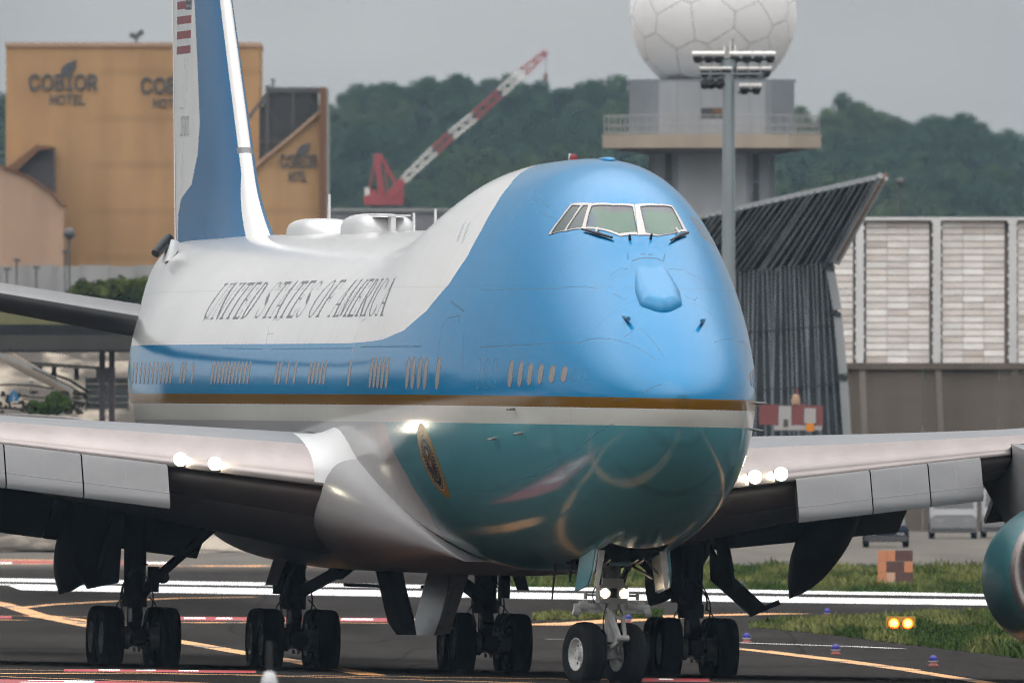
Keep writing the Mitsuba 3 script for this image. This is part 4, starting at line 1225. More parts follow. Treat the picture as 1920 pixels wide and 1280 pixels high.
def sign(x0, x1, y0, y1, D, words2):
    h = (y1 - y0) / (F_PX / D)
    full = meshkit.text_mesh('COBIOR', h, .25, True)
    wide = full.bounds[1][0] - full.bounds[0][0]
    pen_ = 0.0
    sc = (x1 - x0) / (F_PX / D) / wide
    for ch in 'COBIOR':
        m = meshkit.text_mesh(ch, h, .25, True)
        wch = m.bounds[1][0] - m.bounds[0][0]
        v = np.array(m.vertices)
        a = at(x0, y1, D)
        m = trimesh.Trimesh(np.column_stack([a[0] + (pen_ + v[:, 0] - m.bounds[0][0]) * sc, D - .05 - v[:, 2], a[2] + v[:, 1]]), m.faces, process=False)
        add('sign_letter', m, 'm_sign', HK)
        pen_ += wch + .13 * h
    xm = (x0 + x1) / 2
    k = (y1 - y0) / 30.0
    leaf = Polygon([(xm - 2 * k, y0 - 1), (xm - 1 * k, y0 - 12 * k), (xm + 8 * k, y0 - 20 * k), (xm + 26 * k, y0 - 28 * k), (xm + 24 * k, y0 - 12 * k), (xm + 14 * k, y0 - 2)]).buffer(-.5).buffer(1.5)
    add('sign_leaf', prism(leaf, P2(D - .3), 0, .25), 'm_sign', HK)
    h2 = (words2[3] - words2[1]) / (F_PX / D)
    m = meshkit.text_mesh('HOTEL', h2, .2, True)
    v = np.array(m.vertices)
    sc = (words2[2] - words2[0]) / (F_PX / D) / (m.bounds[1][0] - m.bounds[0][0])
    a = at(words2[0], words2[3], D)
    add('sign_lettering', trimesh.Trimesh(np.column_stack([a[0] + v[:, 0] * sc, D - .05 - v[:, 2], a[2] + v[:, 1]]), m.faces, process=False), 'm_sign', HK)


sign(54, 180, 140, 169, D, (92, 178, 158, 196))
sign(264, 392, 146, 175, D, (286, 186, 345, 202))
sign(526, 592, 290, 314, D - 8.0, (540, 322, 574, 340))

# grey sound wall, hedge and lamps below the hotel
mat('m_wallgrey', matte(proc(plaster([.30, .295, .29], 0, .4))))
k = thing('sound_wall')
tag(k, 'long pale grey wall below the tan hotel', 'wall')
for i in range(12):
    x0 = -160 + i * 52
    add('panel', pxbox(x0, 497 + 2 * (i % 2), x0 + 51, 590, 1700, .4), 'm_wallgrey', k)
add('post', cat([pxbox(-161 + i * 52, 495, -158 + i * 52, 590, 1699.7, .3) for i in range(13)]), 'm_cast', k)
for px, top, where in ((13, 503, 'first from the left'), (31, 486, 'second from the left and thinnest'), (68, 500, 'third from the left, with a wide head'), (122, 470, 'fourth from the left, taller than the rest')):
    k = thing('road_lamp')
    tag(k, 'dark road lamp above the pale wall, ' + where, 'street lamp', 'road lamps above the pale wall')
    add('pole', tube([at(px, 560, 1690), at(px, top, 1690)], .05, 8), 'm_framegrey', k, 35)
    add('head', pxbox(px - 6, top - 1, px + 7, top + 4, 1689.5, .5), 'm_framegrey', k)
for px, py, D_, r, where in ((130, 438, 1640, 11, 'in front of the tan hotel wall'), (1688, 341, 1420, 8, 'right of the slanted dark screen')):
    k = thing('globe_lamp')
    tag(k, 'dark round lamp on a thin pole ' + where, 'lamp')
    c = at(px, py, D_)
    rr = r * D_ / F_PX
    m = trimesh.creation.icosphere(2, rr)
    m.apply_translation(c)
    add('globe', m, 'm_framegrey', k, True)
    add('pole', tube([(c[0], c[1], -1), (c[0], c[1], c[2] - rr * .9)], .06, 8), 'm_framegrey', k, 35)

# elevated road on the left
mat('m_deck_dark', matte(proc(plaster([.030, .031, .033], 0, .4))))
mat('m_deck', matte(proc(plaster([.062, .060, .056], 0, .3))))
k = thing('elevated_road')
tag(k, 'dark concrete elevated road running behind the left tailplane', 'bridge')
add('parapet', pxbox(-260, 608, 700, 628, 1168, .5), 'm_deck_dark', k)
add('girder', pxbox(-260, 628, 700, 656, 1167, 9), 'm_deck', k)
add('girder_edge', pxbox(-260, 655, 700, 660, 1166.8, 9.4), 'm_deck_dark', k)
mat('m_post_dark', prin([.032, .024, .034], .6))
for x0, x1 in ((186, 197), (204, 215), (560, 572), (-120, -108)):
    add('column', pxbox(x0, 657, x1, 790, 1168, .4, True), 'm_post_dark', k)
mat('m_olive', matte(proc(plaster([.15, .145, .075], 0, .5))))
tag(add('grass_bank', cat([pxbox(-260, 582, 420, 640, 1480, 6)]), 'm_olive'), 'pale olive grass bank seen above the elevated road', kind='structure')


# yard behind the left wing
def yardcol(p, n, uv):
    a = fbm(p.x * .8, p.y * .07, p.z * 1.2, 5)
    b = fbm(p.x * .35 + 3, p.y * .03 + p.z * .6, 1, 3)
    c = mix([.085, .075, .066], [.36, .31, .25], smoothstep(.42, .68, a * .5 + b * .5))
    return mix(c, [.06, .055, .05], smoothstep(.62, .75, fbm(p.x * .6, p.y * .05, p.z * 2.0, 4)) * .7)


mat('m_yard', matte(proc(yardcol)))
xs_, ys_ = np.linspace(-60, 8, 70), np.linspace(1120, 1300, 60)
X, Y = np.meshgrid(xs_, ys_, indexing='ij')
q = np.clip((Y - 1125) / 165, 0, 1)
H = -.6 + 7.2 * (q * q * (3 - 2 * q)) + (meshkit.fbm(np.stack([X * .35, Y * .05, 0 * X], -1), 4) - .5) * 1.5
H = H * np.clip((4 - X) / 8, 0, 1) - .8 * np.clip((X + 4) / 8, 0, 1)
n = len(ys_)
i, j = np.meshgrid(np.arange(len(xs_) - 1), np.arange(n - 1), indexing='ij')
q = np.stack([i * n + j, (i + 1) * n + j, (i + 1) * n + j + 1, i * n + j + 1], -1).reshape(-1, 4)
tag(add('embankment', trimesh.Trimesh(np.stack([X, Y, H], -1).reshape(-1, 3), np.vstack([q[:, [0, 1, 2]], q[:, [0, 2, 3]]]), process=False), 'm_yard', None, True), 'sandy grey embankment behind the left wing', kind='structure')
k = thing('retaining_wall')
tag(k, 'stepped grey retaining walls crossing the sandy slope', 'wall')
for pts, w_ in (([(-60, 722), (30, 721), (64, 723), (100, 728)], 3.0), ([(-60, 742), (20, 741), (60, 744), (140, 752), (190, 762)], 2.4), ([(-60, 762), (30, 766), (60, 770)], 4.0), ([(95, 700), (130, 712), (165, 735)], 4.5), ([(60, 690), (95, 706), (128, 722), (160, 742)], 2.2)):
    add('step', prism(LineString(pts).buffer(w_ / 2, cap_style='flat'), P2(1172), 0, 1.2), 'm_deck', k)
r = np.random.default_rng(31)
heap = []
for i in range(70):
    px_, py_ = r.uniform(-30, 165), r.uniform(735, 776)
    m = trimesh.creation.icosphere(1, 1.0)
    m.apply_scale(np.array([r.uniform(.05, .22), r.uniform(.1, .3), r.uniform(.03, .13)]))
    m.apply_translation(at(px_, py_, 1171.5))
    heap.append(m)
mat('m_rubble', matte(proc(lambda p, n, uv: mix([.10, .09, .08], [.24, .215, .19], noise(p.x * 3, p.y, p.z * 5)))))
tag(add('rubble', cat(heap), 'm_rubble'), 'scattered rubble on the sandy slope', 'rubble', kind='stuff')
k = thing('low_bridge')
tag(k, 'small dark footbridge on stubby piers above the sandy slope', 'bridge')
add('deck', prism(Polygon([(40, 676), (80, 679), (190, 687), (190, 693), (80, 687), (40, 684)]), P2(1182), 0, 3), 'm_deck', k)
for x in (70, 97, 139):
    add('pier', pxbox(x, 684, x + 8, 712, 1182.5, 1.5), 'm_deck_dark', k)
add('abutment', pxbox(180, 688, 214, 709, 1181.6, 3), 'm_deck_dark', k)
k = thing('ramp')
tag(k, 'sloping concrete ramp descending rightwards across the sandy bank', 'ramp')
mat('m_sand', matte(proc(plaster([.34, .29, .24], 0, .8))))
add('slab', prism(Polygon([(0, 664), (24, 663), (90, 700), (142, 738), (130, 742), (60, 708), (0, 676)]), P2(1180), 0, 3), 'm_sand', k)
add('curb', prism(Polygon([(-20, 652), (0, 661), (92, 698), (145, 738), (140, 740), (88, 704), (-20, 662)]), P2(1179), 0, .6), 'm_wallgrey', k)
k = thing('site_fence')
mat('m_fence', prin([.26, .31, .33], .5))
tag(k, 'pale blue grey site fence of stacked panels behind the dark columns', 'fence')
for i, y in enumerate((708, 720, 731, 743, 755)):
    for x0, x1 in ((161, 187), (189, 214), (216, 240)):
        add('panel', pxbox(x0, y, x1, y + (10.6 if i else 11), 1176 + .03 * i, .12), 'm_fence', k)
add('post', cat([pxbox(x, 706, x + 2.2, 770, 1176.4, .15) for x in (160, 187, 213, 239)]), 'm_cast', k)
mat('m_bluetarp', matte([.04, .13, .26]))
k = thing('tarp_tent')
tag(k, 'small blue tarp tent on the sandy slope', 'tent')
add('cover', prism(Polygon([(15, 752), (19, 738), (24, 731), (31, 734), (35, 752)]), P2(1160), 0, .8), 'm_bluetarp', k)
add('flap', prism(Polygon([(24, 750), (25, 736), (28, 750)]), P2(1159.95), 0, .05), 'm_fence', k)
k = thing('white_cabinet')
tag(k, 'small white cabinet on a thin post on the sandy slope', 'cabinet')
add('box', pxbox(54, 713, 62, 723, 1180, .3), 'm_white', k)
add('post', pxbox(57, 723, 59, 740, 1180.1, .1), 'm_cast', k)
mat('m_tent_white', matte([.70, .66, .62]))
k = thing('white_sheeting')
tag(k, 'long mound under white sheeting just above the left wing', 'sheeting')
prof = [(-200, 772), (-80, 774), (0, 776), (60, 777), (120, 781), (165, 787), (195, 800)]
add('cover', prism(Polygon(prof + [(195, 840), (-200, 840)]), P2(1120), 0, 3.5), 'm_tent_white', k)
add('hem', prism(LineString([(a, b + 1) for a, b in prof]).buffer(1.0), P2(1119.8), 0, .3), 'm_wallgrey', k)


# foliage
def leafball(n, seed, flatness=.8, leaf=.2):
    """Leaf faces through the volume of a crown of radius about one, in lumps, centred at the origin."""
    r = np.random.default_rng(seed)
    k = 15
    c = r.normal(size=(k, 3))
    c /= np.linalg.norm(c, axis=1, keepdims=True)
    c *= r.uniform(.35, .72, (k, 1))
    c[:, 2] = c[:, 2] * flatness
    rad = r.uniform(.30, .48, k)
    w = r.integers(0, k, n)
    d = r.normal(size=(n, 3))
    d /= np.linalg.norm(d, axis=1, keepdims=True)
    p = c[w] + d * (rad[w] * r.uniform(.75, 1.05, n))[:, None]
    a = r.normal(size=(n, 3))
    a = np.cross(d, a)
    a /= np.linalg.norm(a, axis=1, keepdims=True)
    b = np.cross(d + r.normal(0, .35, (n, 3)), a)
    b /= np.linalg.norm(b, axis=1, keepdims=True)
    s = (r.uniform(.6, 1.3, n) * leaf)[:, None]
    v = np.stack([p - a * s * .5, p + b * s * .7, p + a * s * .5, p - b * s * .5], 1).reshape(-1, 3)
    o = np.arange(n)[:, None] * 4
    return trimesh.Trimesh(v, np.vstack([o + [0, 1, 2], o + [0, 2, 3]]), process=False)


def leafcol(lo, hi, sc):
    def fn(p, n, uv):
        a = noise(p.x * sc, p.y * sc * .4, p.z * sc)
        b = cell_rand(dr.floor(p.x * 6), dr.floor(p.y * 3), dr.floor(p.z * 6))
        g = noise(p.x * sc * .18 + 5, p.y * sc * .03, p.z * sc * .2)
        return mix(lo, hi, a * .6 + b * .3 + .25 * (g - .4)) * mix([.85, .95, 1.0], [1.25, 1.1, .8], smoothstep(.35, .75, g))
    return fn


mat('m_leaf_far', matte(proc(leafcol([.008, .019, .011], [.038, .062, .030], .22))))
mat('m_leaf_near', matte(proc(leafcol([.012, .026, .008], [.05, .068, .02], .9))))
mat('m_bark', matte([.045, .036, .03]))
for px, py, D_, r, lab in ((68, 768, 1140, 1.0 * 22, 'lower left of the two dark green bushes above the white sheeting'), (106, 758, 1145, 27, 'larger right of the two dark green bushes above the white sheeting')):
    k = thing('bush')
    tag(k, lab, 'bush')
    m = leafball(1500, px, .8, .22)
    m.apply_scale(r * D_ / F_PX)
    m.apply_translation(at(px, py, D_))
    add('foliage', m, 'm_leaf_near', k)
    c = at(px, py, D_)
    add('stem', tube([c - [0, 0, r * D_ / F_PX * 1.1], c - [0, 0, .1]], .05, 6), 'm_bark', k)
hed = []
for i in range(16):
    m = leafball(420, 50 + i, .7, .3)
    m.apply_scale(.55 + .25 * (i % 3))
    m.apply_translation(at(140 + i * 9, 556 - (i > 7) * 6 - (i % 3) * 2, 1660))
    hed.append(m)
tag(add('hedge', cat(hed), 'm_leaf_near'), 'dark green hedge in front of the pale grey wall', 'hedge', kind='stuff')

# wooded hill
SKY = [(-900, 215), (-200, 205), (0, 192), (100, 200), (400, 205), (600, 200), (640, 190), (690, 172), (760, 166), (850, 156), (920, 160), (1000, 170), (1060, 172), (1130, 182), (1180, 178), (1300, 200), (1420, 215), (1500, 234), (1540, 210), (1580, 204), (1640, 220),
       (1700, 236), (1760, 238), (1830, 256), (1900, 274), (2000, 290), (2800, 330)]
HD = 5000.0


def crest(x):
    px = 960 + x * F_PX / HD
    return CAM_H + (HORIZON - np.interp(px, *zip(*SKY))) * HD / F_PX - 3.4


def hill(x, y):
    q = np.clip((y - 3700) / (HD - 3700), 0, 1)
    back = np.clip((y - HD) / 900, 0, 1)
    return (-2 + (crest(x * HD / np.maximum(y, 3500)) + 2) * (q ** .85)) * (1 - back * .6)


xs_, ys_ = np.linspace(-420, 420, 120), np.linspace(3650, 6400, 70)
X, Y = np.meshgrid(xs_, ys_, indexing='ij')
n = len(ys_)
i, j = np.meshgrid(np.arange(len(xs_) - 1), np.arange(n - 1), indexing='ij')
q = np.stack([i * n + j, (i + 1) * n + j, (i + 1) * n + j + 1, i * n + j + 1], -1).reshape(-1, 4)
mat('m_hill', matte(proc(leafcol([.014, .024, .010], [.035, .05, .02], .1))))
tag(add('hill', trimesh.Trimesh(np.stack([X, Y, hill(X, Y)], -1).reshape(-1, 3), np.vstack([q[:, [0, 1, 2]], q[:, [0, 2, 3]]]), process=False), 'm_hill', None, True), 'long wooded hill behind the airport', kind='structure')
crowns = [leafball(900, 100 + i, .85, .20) for i in range(4)]
for i, c in enumerate(crowns):
    scene[f'tree_kind_{i}'] = {'type': 'shapegroup', 'crown': mikit.ply(c, 'm_leaf_far')}
trunk = tube([(0, 0, -2.2), (0.05, 0, -1.0), (.0, 0, .1)], [.13, .10, .05], 6)
stuff_n = 0
r = np.random.default_rng(5)
for y in list(np.linspace(3960, 4960, 21)) + [4988]:
    half = 960 * y / F_PX + 22
    for x in np.arange(-half, half, 4.4):
        xx, yy = x + r.uniform(-1.6, 1.6), y + r.uniform(-18, 18)
        s = r.uniform(2.2, 3.7)
        stuff_n += 1
        scene[f'woodland__{stuff_n:03d}'] = {'type': 'instance', 'shape': {'type': 'ref', 'id': f'tree_kind_{int(r.integers(4))}'},
                                             'to_world': T4().translate([float(xx), float(yy), float(hill(xx, yy) + s * .75)]).rotate([0, 0, 1], float(r.uniform(0, 360))).scale([float(s), float(s), float(s * r.uniform(.85, 1.15))])}
tag('woodland', 'dense dark green wood covering the hillside', 'trees', kind='stuff')
x = -96.0
while x < 98:
    s = r.uniform(2.3, 4.0)
    yy = HD + r.uniform(-10, 25)
    m = crowns[int(r.integers(4))].copy()
    a = r.uniform(0, 6.28)
    R = trimesh.transformations.rotation_matrix(a, [0, 0, 1])
    m.apply_transform(R)
    m.apply_scale([s, s, s * r.uniform(.85, 1.2)])
    zc = float(hill(x, yy)) + s * .62 + .3 + r.uniform(-.8, .9)
    m.apply_translation([x, yy, zc])
    k = thing('hill_tree')
    px_ = 960 + x * F_PX / yy
    where, gname = (('behind the tan hotel', 'hotel') if px_ < 330 else ('between the tail fin and the hotel gable', 'gable') if px_ < 612 else ('left of the crane boom', 'boom') if px_ < 930 else
                    ('between the crane tip and the radar tower', 'crane tip') if px_ < 1180 else ('behind the radar tower', 'tower') if px_ < 1500 else ('right of the radar tower', 'far right'))
    tag(k, 'round crowned tree on the hill skyline ' + where, 'tree', 'skyline trees ' + where)
    add('crown', m, 'm_leaf_far', k)
    t = trunk.copy()
    t.apply_scale(s)
    t.apply_translation([x, yy, zc])
    add('trunk', t, 'm_bark', k)
    x += s * r.uniform(.95, 1.5)

# dark belt of tall trees round the airfield, out of the frame but mirrored in the paint
r = np.random.default_rng(21)
belt = [(-120, 1010), (-135, 780), (-180, 520), (-300, 250), (-480, 20), (-420, -170), (-160, -225), (120, -225), (420, -170), (560, 80), (600, 420)]
bn = 0
for (x0, y0), (x1, y1) in zip(belt, belt[1:]):
    ln = math.hypot(x1 - x0, y1 - y0)
    for i in range(int(ln / 6.5)):
        f = (i + r.uniform(0, 1)) / (ln / 6.5)
        for tier in (0, 1):
            s = r.uniform(4.2, 6.6)
            px_, py_ = x0 + (x1 - x0) * f + r.uniform(-5, 5), y0 + (y1 - y0) * f + r.uniform(-5, 5)
            zc = r.uniform(3.0, 5.5) if tier == 0 else r.uniform(8.0, 15.5)
            bn += 1
            scene[f'tree_belt__{bn:03d}'] = {'type': 'instance', 'shape': {'type': 'ref', 'id': f'tree_kind_{int(r.integers(4))}'},
                                             'to_world': T4().translate([px_, py_, float(gz(px_, py_)) + zc]).rotate([0, 0, 1], float(r.uniform(0, 360))).scale([s, s, s * 1.15])}
tag('tree_belt', 'dark belt of tall trees round the airfield', 'trees', kind='stuff')

# ------------------------------------------------------------------ crane
mat('m_crane_red', prin([.28, .045, .05], .5))
mat('m_crane_white', prin([.62, .60, .57], .5))
CK = thing('crawler_crane')
tag(CK, 'red and white lattice boom crane in front of the wooded hill', 'crane')
D = 2600.0
sc = F_PX / D


def lattice(p0, p1, w0, w1, n, r=.06):
    p0, p1 = np.asarray(p0, float), np.asarray(p1, float)
    t, a, b = frame(p1 - p0, (0, 1, 0))
    ms, cs = [], []
    for sa, sb in ((-1, -1), (1, -1), (1, 1), (-1, 1)):
        q0, q1 = p0 + (a * sa + b * sb) * w0 / 2, p1 + (a * sa + b * sb) * w1 / 2
        cs.append((q0, q1))
        ms.append(tube([q0, q1], r, 6))
    for c in range(4):
        (a0, a1), (b0, b1) = cs[c], cs[(c + 1) % 4]
        for i in range(n):
            f0, f1 = i / n, (i + 1) / n
            u, v_ = (a0 + (a1 - a0) * f0, b0 + (b1 - b0) * f1) if i % 2 == 0 else (b0 + (b1 - b0) * f0, a0 + (a1 - a0) * f1)
            ms.append(tube([u, v_], r * .6, 5))
    return cat(ms)


boom = [(752, 342, 'w'), (815, 282, 'r'), (846, 254, 'w'), (889, 219, 'r'), (938, 174, 'w'), (980, 136, 'r'), (1025, 97, None)]
for (x0, y0, c), (x1, y1, _) in zip(boom, boom[1:]):
    ln = math.hypot(x1 - x0, y1 - y0) / sc
    tip = x1 > 1000
    add('boom_section', lattice(at(x0, y0, D), at(x1, y1, D), .7 if x0 > 760 else .5, .3 if tip else .7, max(3, int(ln / .8)), .085), 'm_crane_white' if c == 'w' else 'm_crane_red', CK)
add('mast', cat([bar(at(706, 288, D), at(716, 372, D), .5, .5), bar(at(712, 290, D), at(748, 355, D), .28, .3), bar(at(704, 296, D), at(690, 365, D), .14, .14), bar(at(722, 300, D), at(727, 380, D), .12, .12)]), 'm_crane_red', CK)
add('boom_foot', bar(at(728, 370, D), at(756, 338, D), .8, .7), 'm_crane_red', CK)
add('upper_works', cat([pxbox(682, 366, 756, 384, D, 3.2), pxbox(690, 356, 706, 368, D, 2.8), pxbox(735, 350, 757, 368, D, 2.2)]), 'm_crane_red', CK)
add('cab_box', pxbox(684, 352, 692, 366, D - .1, 1.5), 'm_crane_white', CK)
add('turntable', lathe([(1.3, -.2), (1.3, .3)], at(724, 392, D) + np.array([0, 1.6, 0]), (0, 0, 1), 24), 'm_gear_dark', CK, 35)
for d in (0, 2.4):
    add('crawler_track', hull([(*(at(694, 402, D) + np.array([0, d, 0])), .5), (*(at(755, 402, D) + np.array([0, d, 0])), .5)], 16), 'm_gear_dark', CK, 35)
g0 = at(724, 392, D)
add('platform', cat([bx(g0[0] - 3, g0[0] + 3, D - .5, D + 4, -2, at(724, 412, D)[2])]), 'm_wallgrey', CK)
add('rope', cat([tube([at(1024, 98, D), at(1023, 142, D)], .028, 5), tube([at(1020, 100, D), at(716, 288, D)], .02, 5)]), 'm_framegrey', CK)
add('hook', cat([lathe([(0, .35), (.16, .28), (.18, -.2), (.08, -.4), (0, -.45)], at(1023, 145, D), (0, 0, 1), 10)]), 'm_brownedge', CK, 35)
add('warning_ball', lathe([(0, .3), (.2, .2), (.28, 0), (.2, -.2), (0, -.3)], at(784, 330, D), (0, 0, 1), 12), 'm_gear_dark', CK, True)
k = thing('distant_depot')
tag(k, 'low grey flat roofed depot under the red crane', 'building')
mat('m_depot', matte(proc(plaster([.20, .195, .21], 0, .3))))
add('wall', pxbox(600, 394, 1000, 480, 2300, 20, True), 'm_depot', k)
add('roof_edge', pxbox(598, 391, 1002, 396, 2299.5, 21), 'm_wallgrey', k)

# ------------------------------------------------------------------ radar tower
TK = thing('radar_tower')
tag(TK, 'grey radar tower carrying a giant white radome', 'tower')
D, sc = 1500.0, F_PX / 1500.0
mat('m_tower', matte(proc(plaster([.20, .215, .235], 0, .5))))
mat('m_tower_light', matte(proc(plaster([.30, .31, .325], 0, .5))))
mat('m_deck_beige', matte(proc(plaster([.36, .30, .24], 0, .6))))
mat('m_radome', prin(proc(lambda p, n, uv: mi.Color3f([.66, .65, .64]) * (.94 + .1 * fbm(p.x * .6, p.y * .6, p.z * .6, 3))), .55))
mat('m_seam', matte([.44, .435, .43]))
cx = at(1336, 700, D)[0]


def octo(px_half_top, z0, z1, k0=1.0, front=.68, c=cx):
    """Eight-sided ring solid with a wide face to the front."""
    w = px_half_top / sc
    a = [(-w, -w * front * .6), (-w * front, -w), (w * front, -w), (w, -w * front * .6), (w, w * .6), (w * front, w), (-w * front, w), (-w, w * .6)]
    r0 = np.array([(c + x * k0, D + 6 + y * k0, z0) for x, y in a])
    r1 = np.array([(c + x, D + 6 + y, z1) for x, y in a])
    return loft(np.array([r0, r1]))


zz = lambda py: CAM_H + (HORIZON - py) / sc
add('shaft', octo(118, -1, zz(286), 1.0, .60), 'm_tower', TK)
for s_ in (-1, 1):
    x0 = cx + s_ * 82 / sc
    add('window_strip', cat([bx(x0 - 15 / sc, x0 + 15 / sc, D + 6 - 118 / sc - .1 + (.62 if False else 0.35), D + 6 - 1, zz(480), zz(288))]), 'm_darkglass', TK)
    add('strip_sill', cat([bx(x0 - 15.5 / sc, x0 + 15.5 / sc, D + 6 - 118 / sc + .2, D + 6 - 1.2, zz(342), zz(339))]), 'm_tower', TK)
add('front_panel', bx(cx - 64 / sc, cx + 64 / sc, D + 6 - 118 / sc - .12, D + 5, -1, zz(287)), 'm_tower_light', TK)
for s_ in (-1, 1):
    add('corner_pier', bx(cx + s_ * 98 / sc - .25, cx + s_ * 98 / sc + .25, D + 6 - 118 / sc + .1, D + 5.2, -1, zz(287)), 'm_tower', TK)
add('deck_soffit', octo(200, zz(288), zz(276), .62, .66), 'm_depot', TK)
add('deck', octo(205, zz(277), zz(255), 1.0, .70), 'm_deck_beige', TK)
add('deck_edge', octo(207, zz(256), zz(252), 1.0, .70), 'm_deck_beige', TK)
add('equipment_room', octo(155, zz(254), zz(150), 1.0, .72), 'm_tower', TK)
for a, b in ((-100, -66), (-65, -22), (-21, 22), (23, 70), (71, 100)):
    add('wall_panel', bx(cx + a / sc, cx + (b - .6) / sc, D + 6 - 155 / sc - .06, D + 6 - 155 / sc + .3, zz(254), zz(153)), 'm_tower_light', TK)
add('roof_edge', octo(158, zz(152), zz(148), 1.0, .72), 'm_tower', TK)
add('opening', bx(cx - 21 / sc, cx + 22 / sc, D + 6 - 155 / sc - .10, D + 6 - 155 / sc, zz(222), zz(202)), 'm_darkroof', TK)
add('notice', bx(cx + 2 / sc, cx + 22 / sc, D + 6 - 155 / sc - .14, D + 6 - 155 / sc - .04, zz(212), zz(203)), 'm_brownedge', TK)
rl = []
w = 202 / sc
ring = [(-w, -w * .42), (-w * .70, -w), (w * .70, -w), (w, -w * .42), (w, w * .6), (w * .7, w), (-w * .7, w), (-w, w * .6)]
for (x0, y0), (x1, y1) in zip(ring, ring[1:] + ring[:1]):
    for z in (zz(216), zz(234), zz(248)):
        rl.append(tube([(cx + x0, D + 6 + y0, z), (cx + x1, D + 6 + y1, z)], .025, 5))
    nn = max(2, int(math.hypot(x1 - x0, y1 - y0) / .42))
    for i in range(nn):
        x, y = x0 + (x1 - x0) * i / nn, y0 + (y1 - y0) * i / nn
        rl.append(tube([(cx + x, D + 6 + y, zz(253)), (cx + x, D + 6 + y, zz(216))], .022, 5))
add('railing', cat(rl), 'm_cast', TK)
# radome of separate panels
RC, RR = np.array([cx + .06, D + 6, zz(24)]), 157 / sc
from scipy.spatial import SphericalVoronoi
npt = 62
ii = np.arange(npt) + .5
ph = np.arccos(1 - 2 * ii / npt)
th = math.pi * (1 + 5 ** .5) * ii
pp = np.stack([np.cos(th) * np.sin(ph), np.sin(th) * np.sin(ph), np.cos(ph)], 1)
rr_ = np.random.default_rng(12)
pp = pp + rr_.normal(0, .10, pp.shape)
pp /= np.linalg.norm(pp, axis=1, keepdims=True)
for _ in range(6):
    sv = SphericalVoronoi(pp)
    sv.sort_vertices_of_regions()
    pp = np.array([sv.vertices[q].mean(0) for q in sv.regions])
    pp /= np.linalg.norm(pp, axis=1, keepdims=True)
sv = SphericalVoronoi(pp)
sv.sort_vertices_of_regions()
core_ = trimesh.creation.icosphere(4, RR * .992)
core_.apply_translation(RC)
dk = add('radome', core_, 'm_seam', TK, True)
for q, c in zip(sv.regions, pp):
    if c[2] < -.86:
        continue
    v = sv.vertices[q]
    v = c + (v - c) * (1 - .011 / np.linalg.norm(v - c, axis=1, keepdims=True))
    N_ = len(v)
    tris_v, tris_f = np.vstack([v, c[None]]), np.array([[i, (i + 1) % N_, N_] for i in range(N_)])
    for _ in range(3):
        tris_v, tris_f = trimesh.remesh.subdivide(tris_v, tris_f)
    tris_v = tris_v / np.linalg.norm(tris_v, axis=1, keepdims=True)
    m = trimesh.Trimesh(RC + tris_v * RR, tris_f, process=False)
    add('panel', m, 'm_radome', dk, True)
add('radome_base', lathe([(102 / sc, zz(156)), (102 / sc, zz(147))], (RC[0], RC[1], 0), (0, 0, 1), 40), 'm_tower_light', TK, 35)
tb = add('lightning_rod', tube([(cx + 1.0, D + 2.2, zz(150)), (cx + 1.0, D + 2.2, zz(30))], .03, 5), 'm_framegrey', TK)

# ------------------------------------------------------------------ floodlight mast
D, sc = 1150.0, F_PX / 1150.0
MK = thing('floodlight_mast')
tag(MK, 'tall grey steel mast with tiers of floodlights in front of the radar tower', 'floodlight')
mat('m_mast', prin(proc(lambda p, n, uv: mi.Color3f([.215, .25, .265]) * (.9 + .2 * fbm(p.x * 3, p.y, p.z * .5, 3))), .5, .2))
c = at(1366, 700, D)
zz = lambda py: CAM_H + (HORIZON - py) / sc
add('pole', tube([(c[0], D, -1), (c[0], D, zz(500)), (c[0], D, zz(120))], [13.5 / sc, 12.5 / sc, 11 / sc], 24), 'm_mast', MK, 35)
add('collar', tube([(c[0], D, zz(279)), (c[0], D, zz(276))], 12.6 / sc, 24), 'm_mast', MK, 35)
add('head_frame', tube([(c[0], D, zz(140)), (c[0], D, zz(112))], 14 / sc, 20), 'm_mast', MK, 35)
TIERS = [(104, [-62, -42, -22, 8, 30, 52, 74]), (131, [-48, -28, -8, 22, 44, 66]), (163, [26, 48])]
for py, offs in TIERS:
    add('crossbar', cat([bar((c[0] + min(offs) / sc, D, zz(py + 8)), (c[0] + max(offs) / sc, D, zz(py + 8)), .09, .09), bar((c[0] + min(offs) * .7 / sc, D + .8, zz(py + 10)), (c[0] + max(offs) * .7 / sc, D + .8, zz(py + 10)), .08, .08)]), 'm_gear_dark', MK)
    for o in offs:
        x = c[0] + (o + 4) / sc
        h = add('floodlight', hull([(x - .17, D - .38, zz(py) + .05, .05), (x + .17, D - .38, zz(py) + .05, .05), (x - .17, D + .3, zz(py) + .10, .05), (x + .17, D + .3, zz(py) + .10, .05)], 10), 'm_crane_white', MK, 35)
        add('reflector', hull([(x - .14, D - .32, zz(py + 4), .05), (x + .14, D - .32, zz(py + 4), .05), (x - .08, D + .2, zz(py + 12), .05), (x + .08, D + .2, zz(py + 12), .05)], 10), 'm_gear_dark', h, 35)
        add('bracket', cat([bar((x - .12, D - .05, zz(py + 3)), (x - .05, D, zz(py + 10)), .03, .03), bar((x + .12, D - .05, zz(py + 3)), (x + .05, D, zz(py + 10)), .03, .03)]), 'm_mast', h)
for o in (-46, -34, -18):
    x = c[0] + (o + 2) / sc
    h = add('floodlight', lathe([(.05, -.2), (.15, -.12), (.19, .06), (.17, .12), (0, .10)], (x, D - .1, zz(158)), (.25, -.6, -.75), 16), 'm_gear_dark', MK, 35)
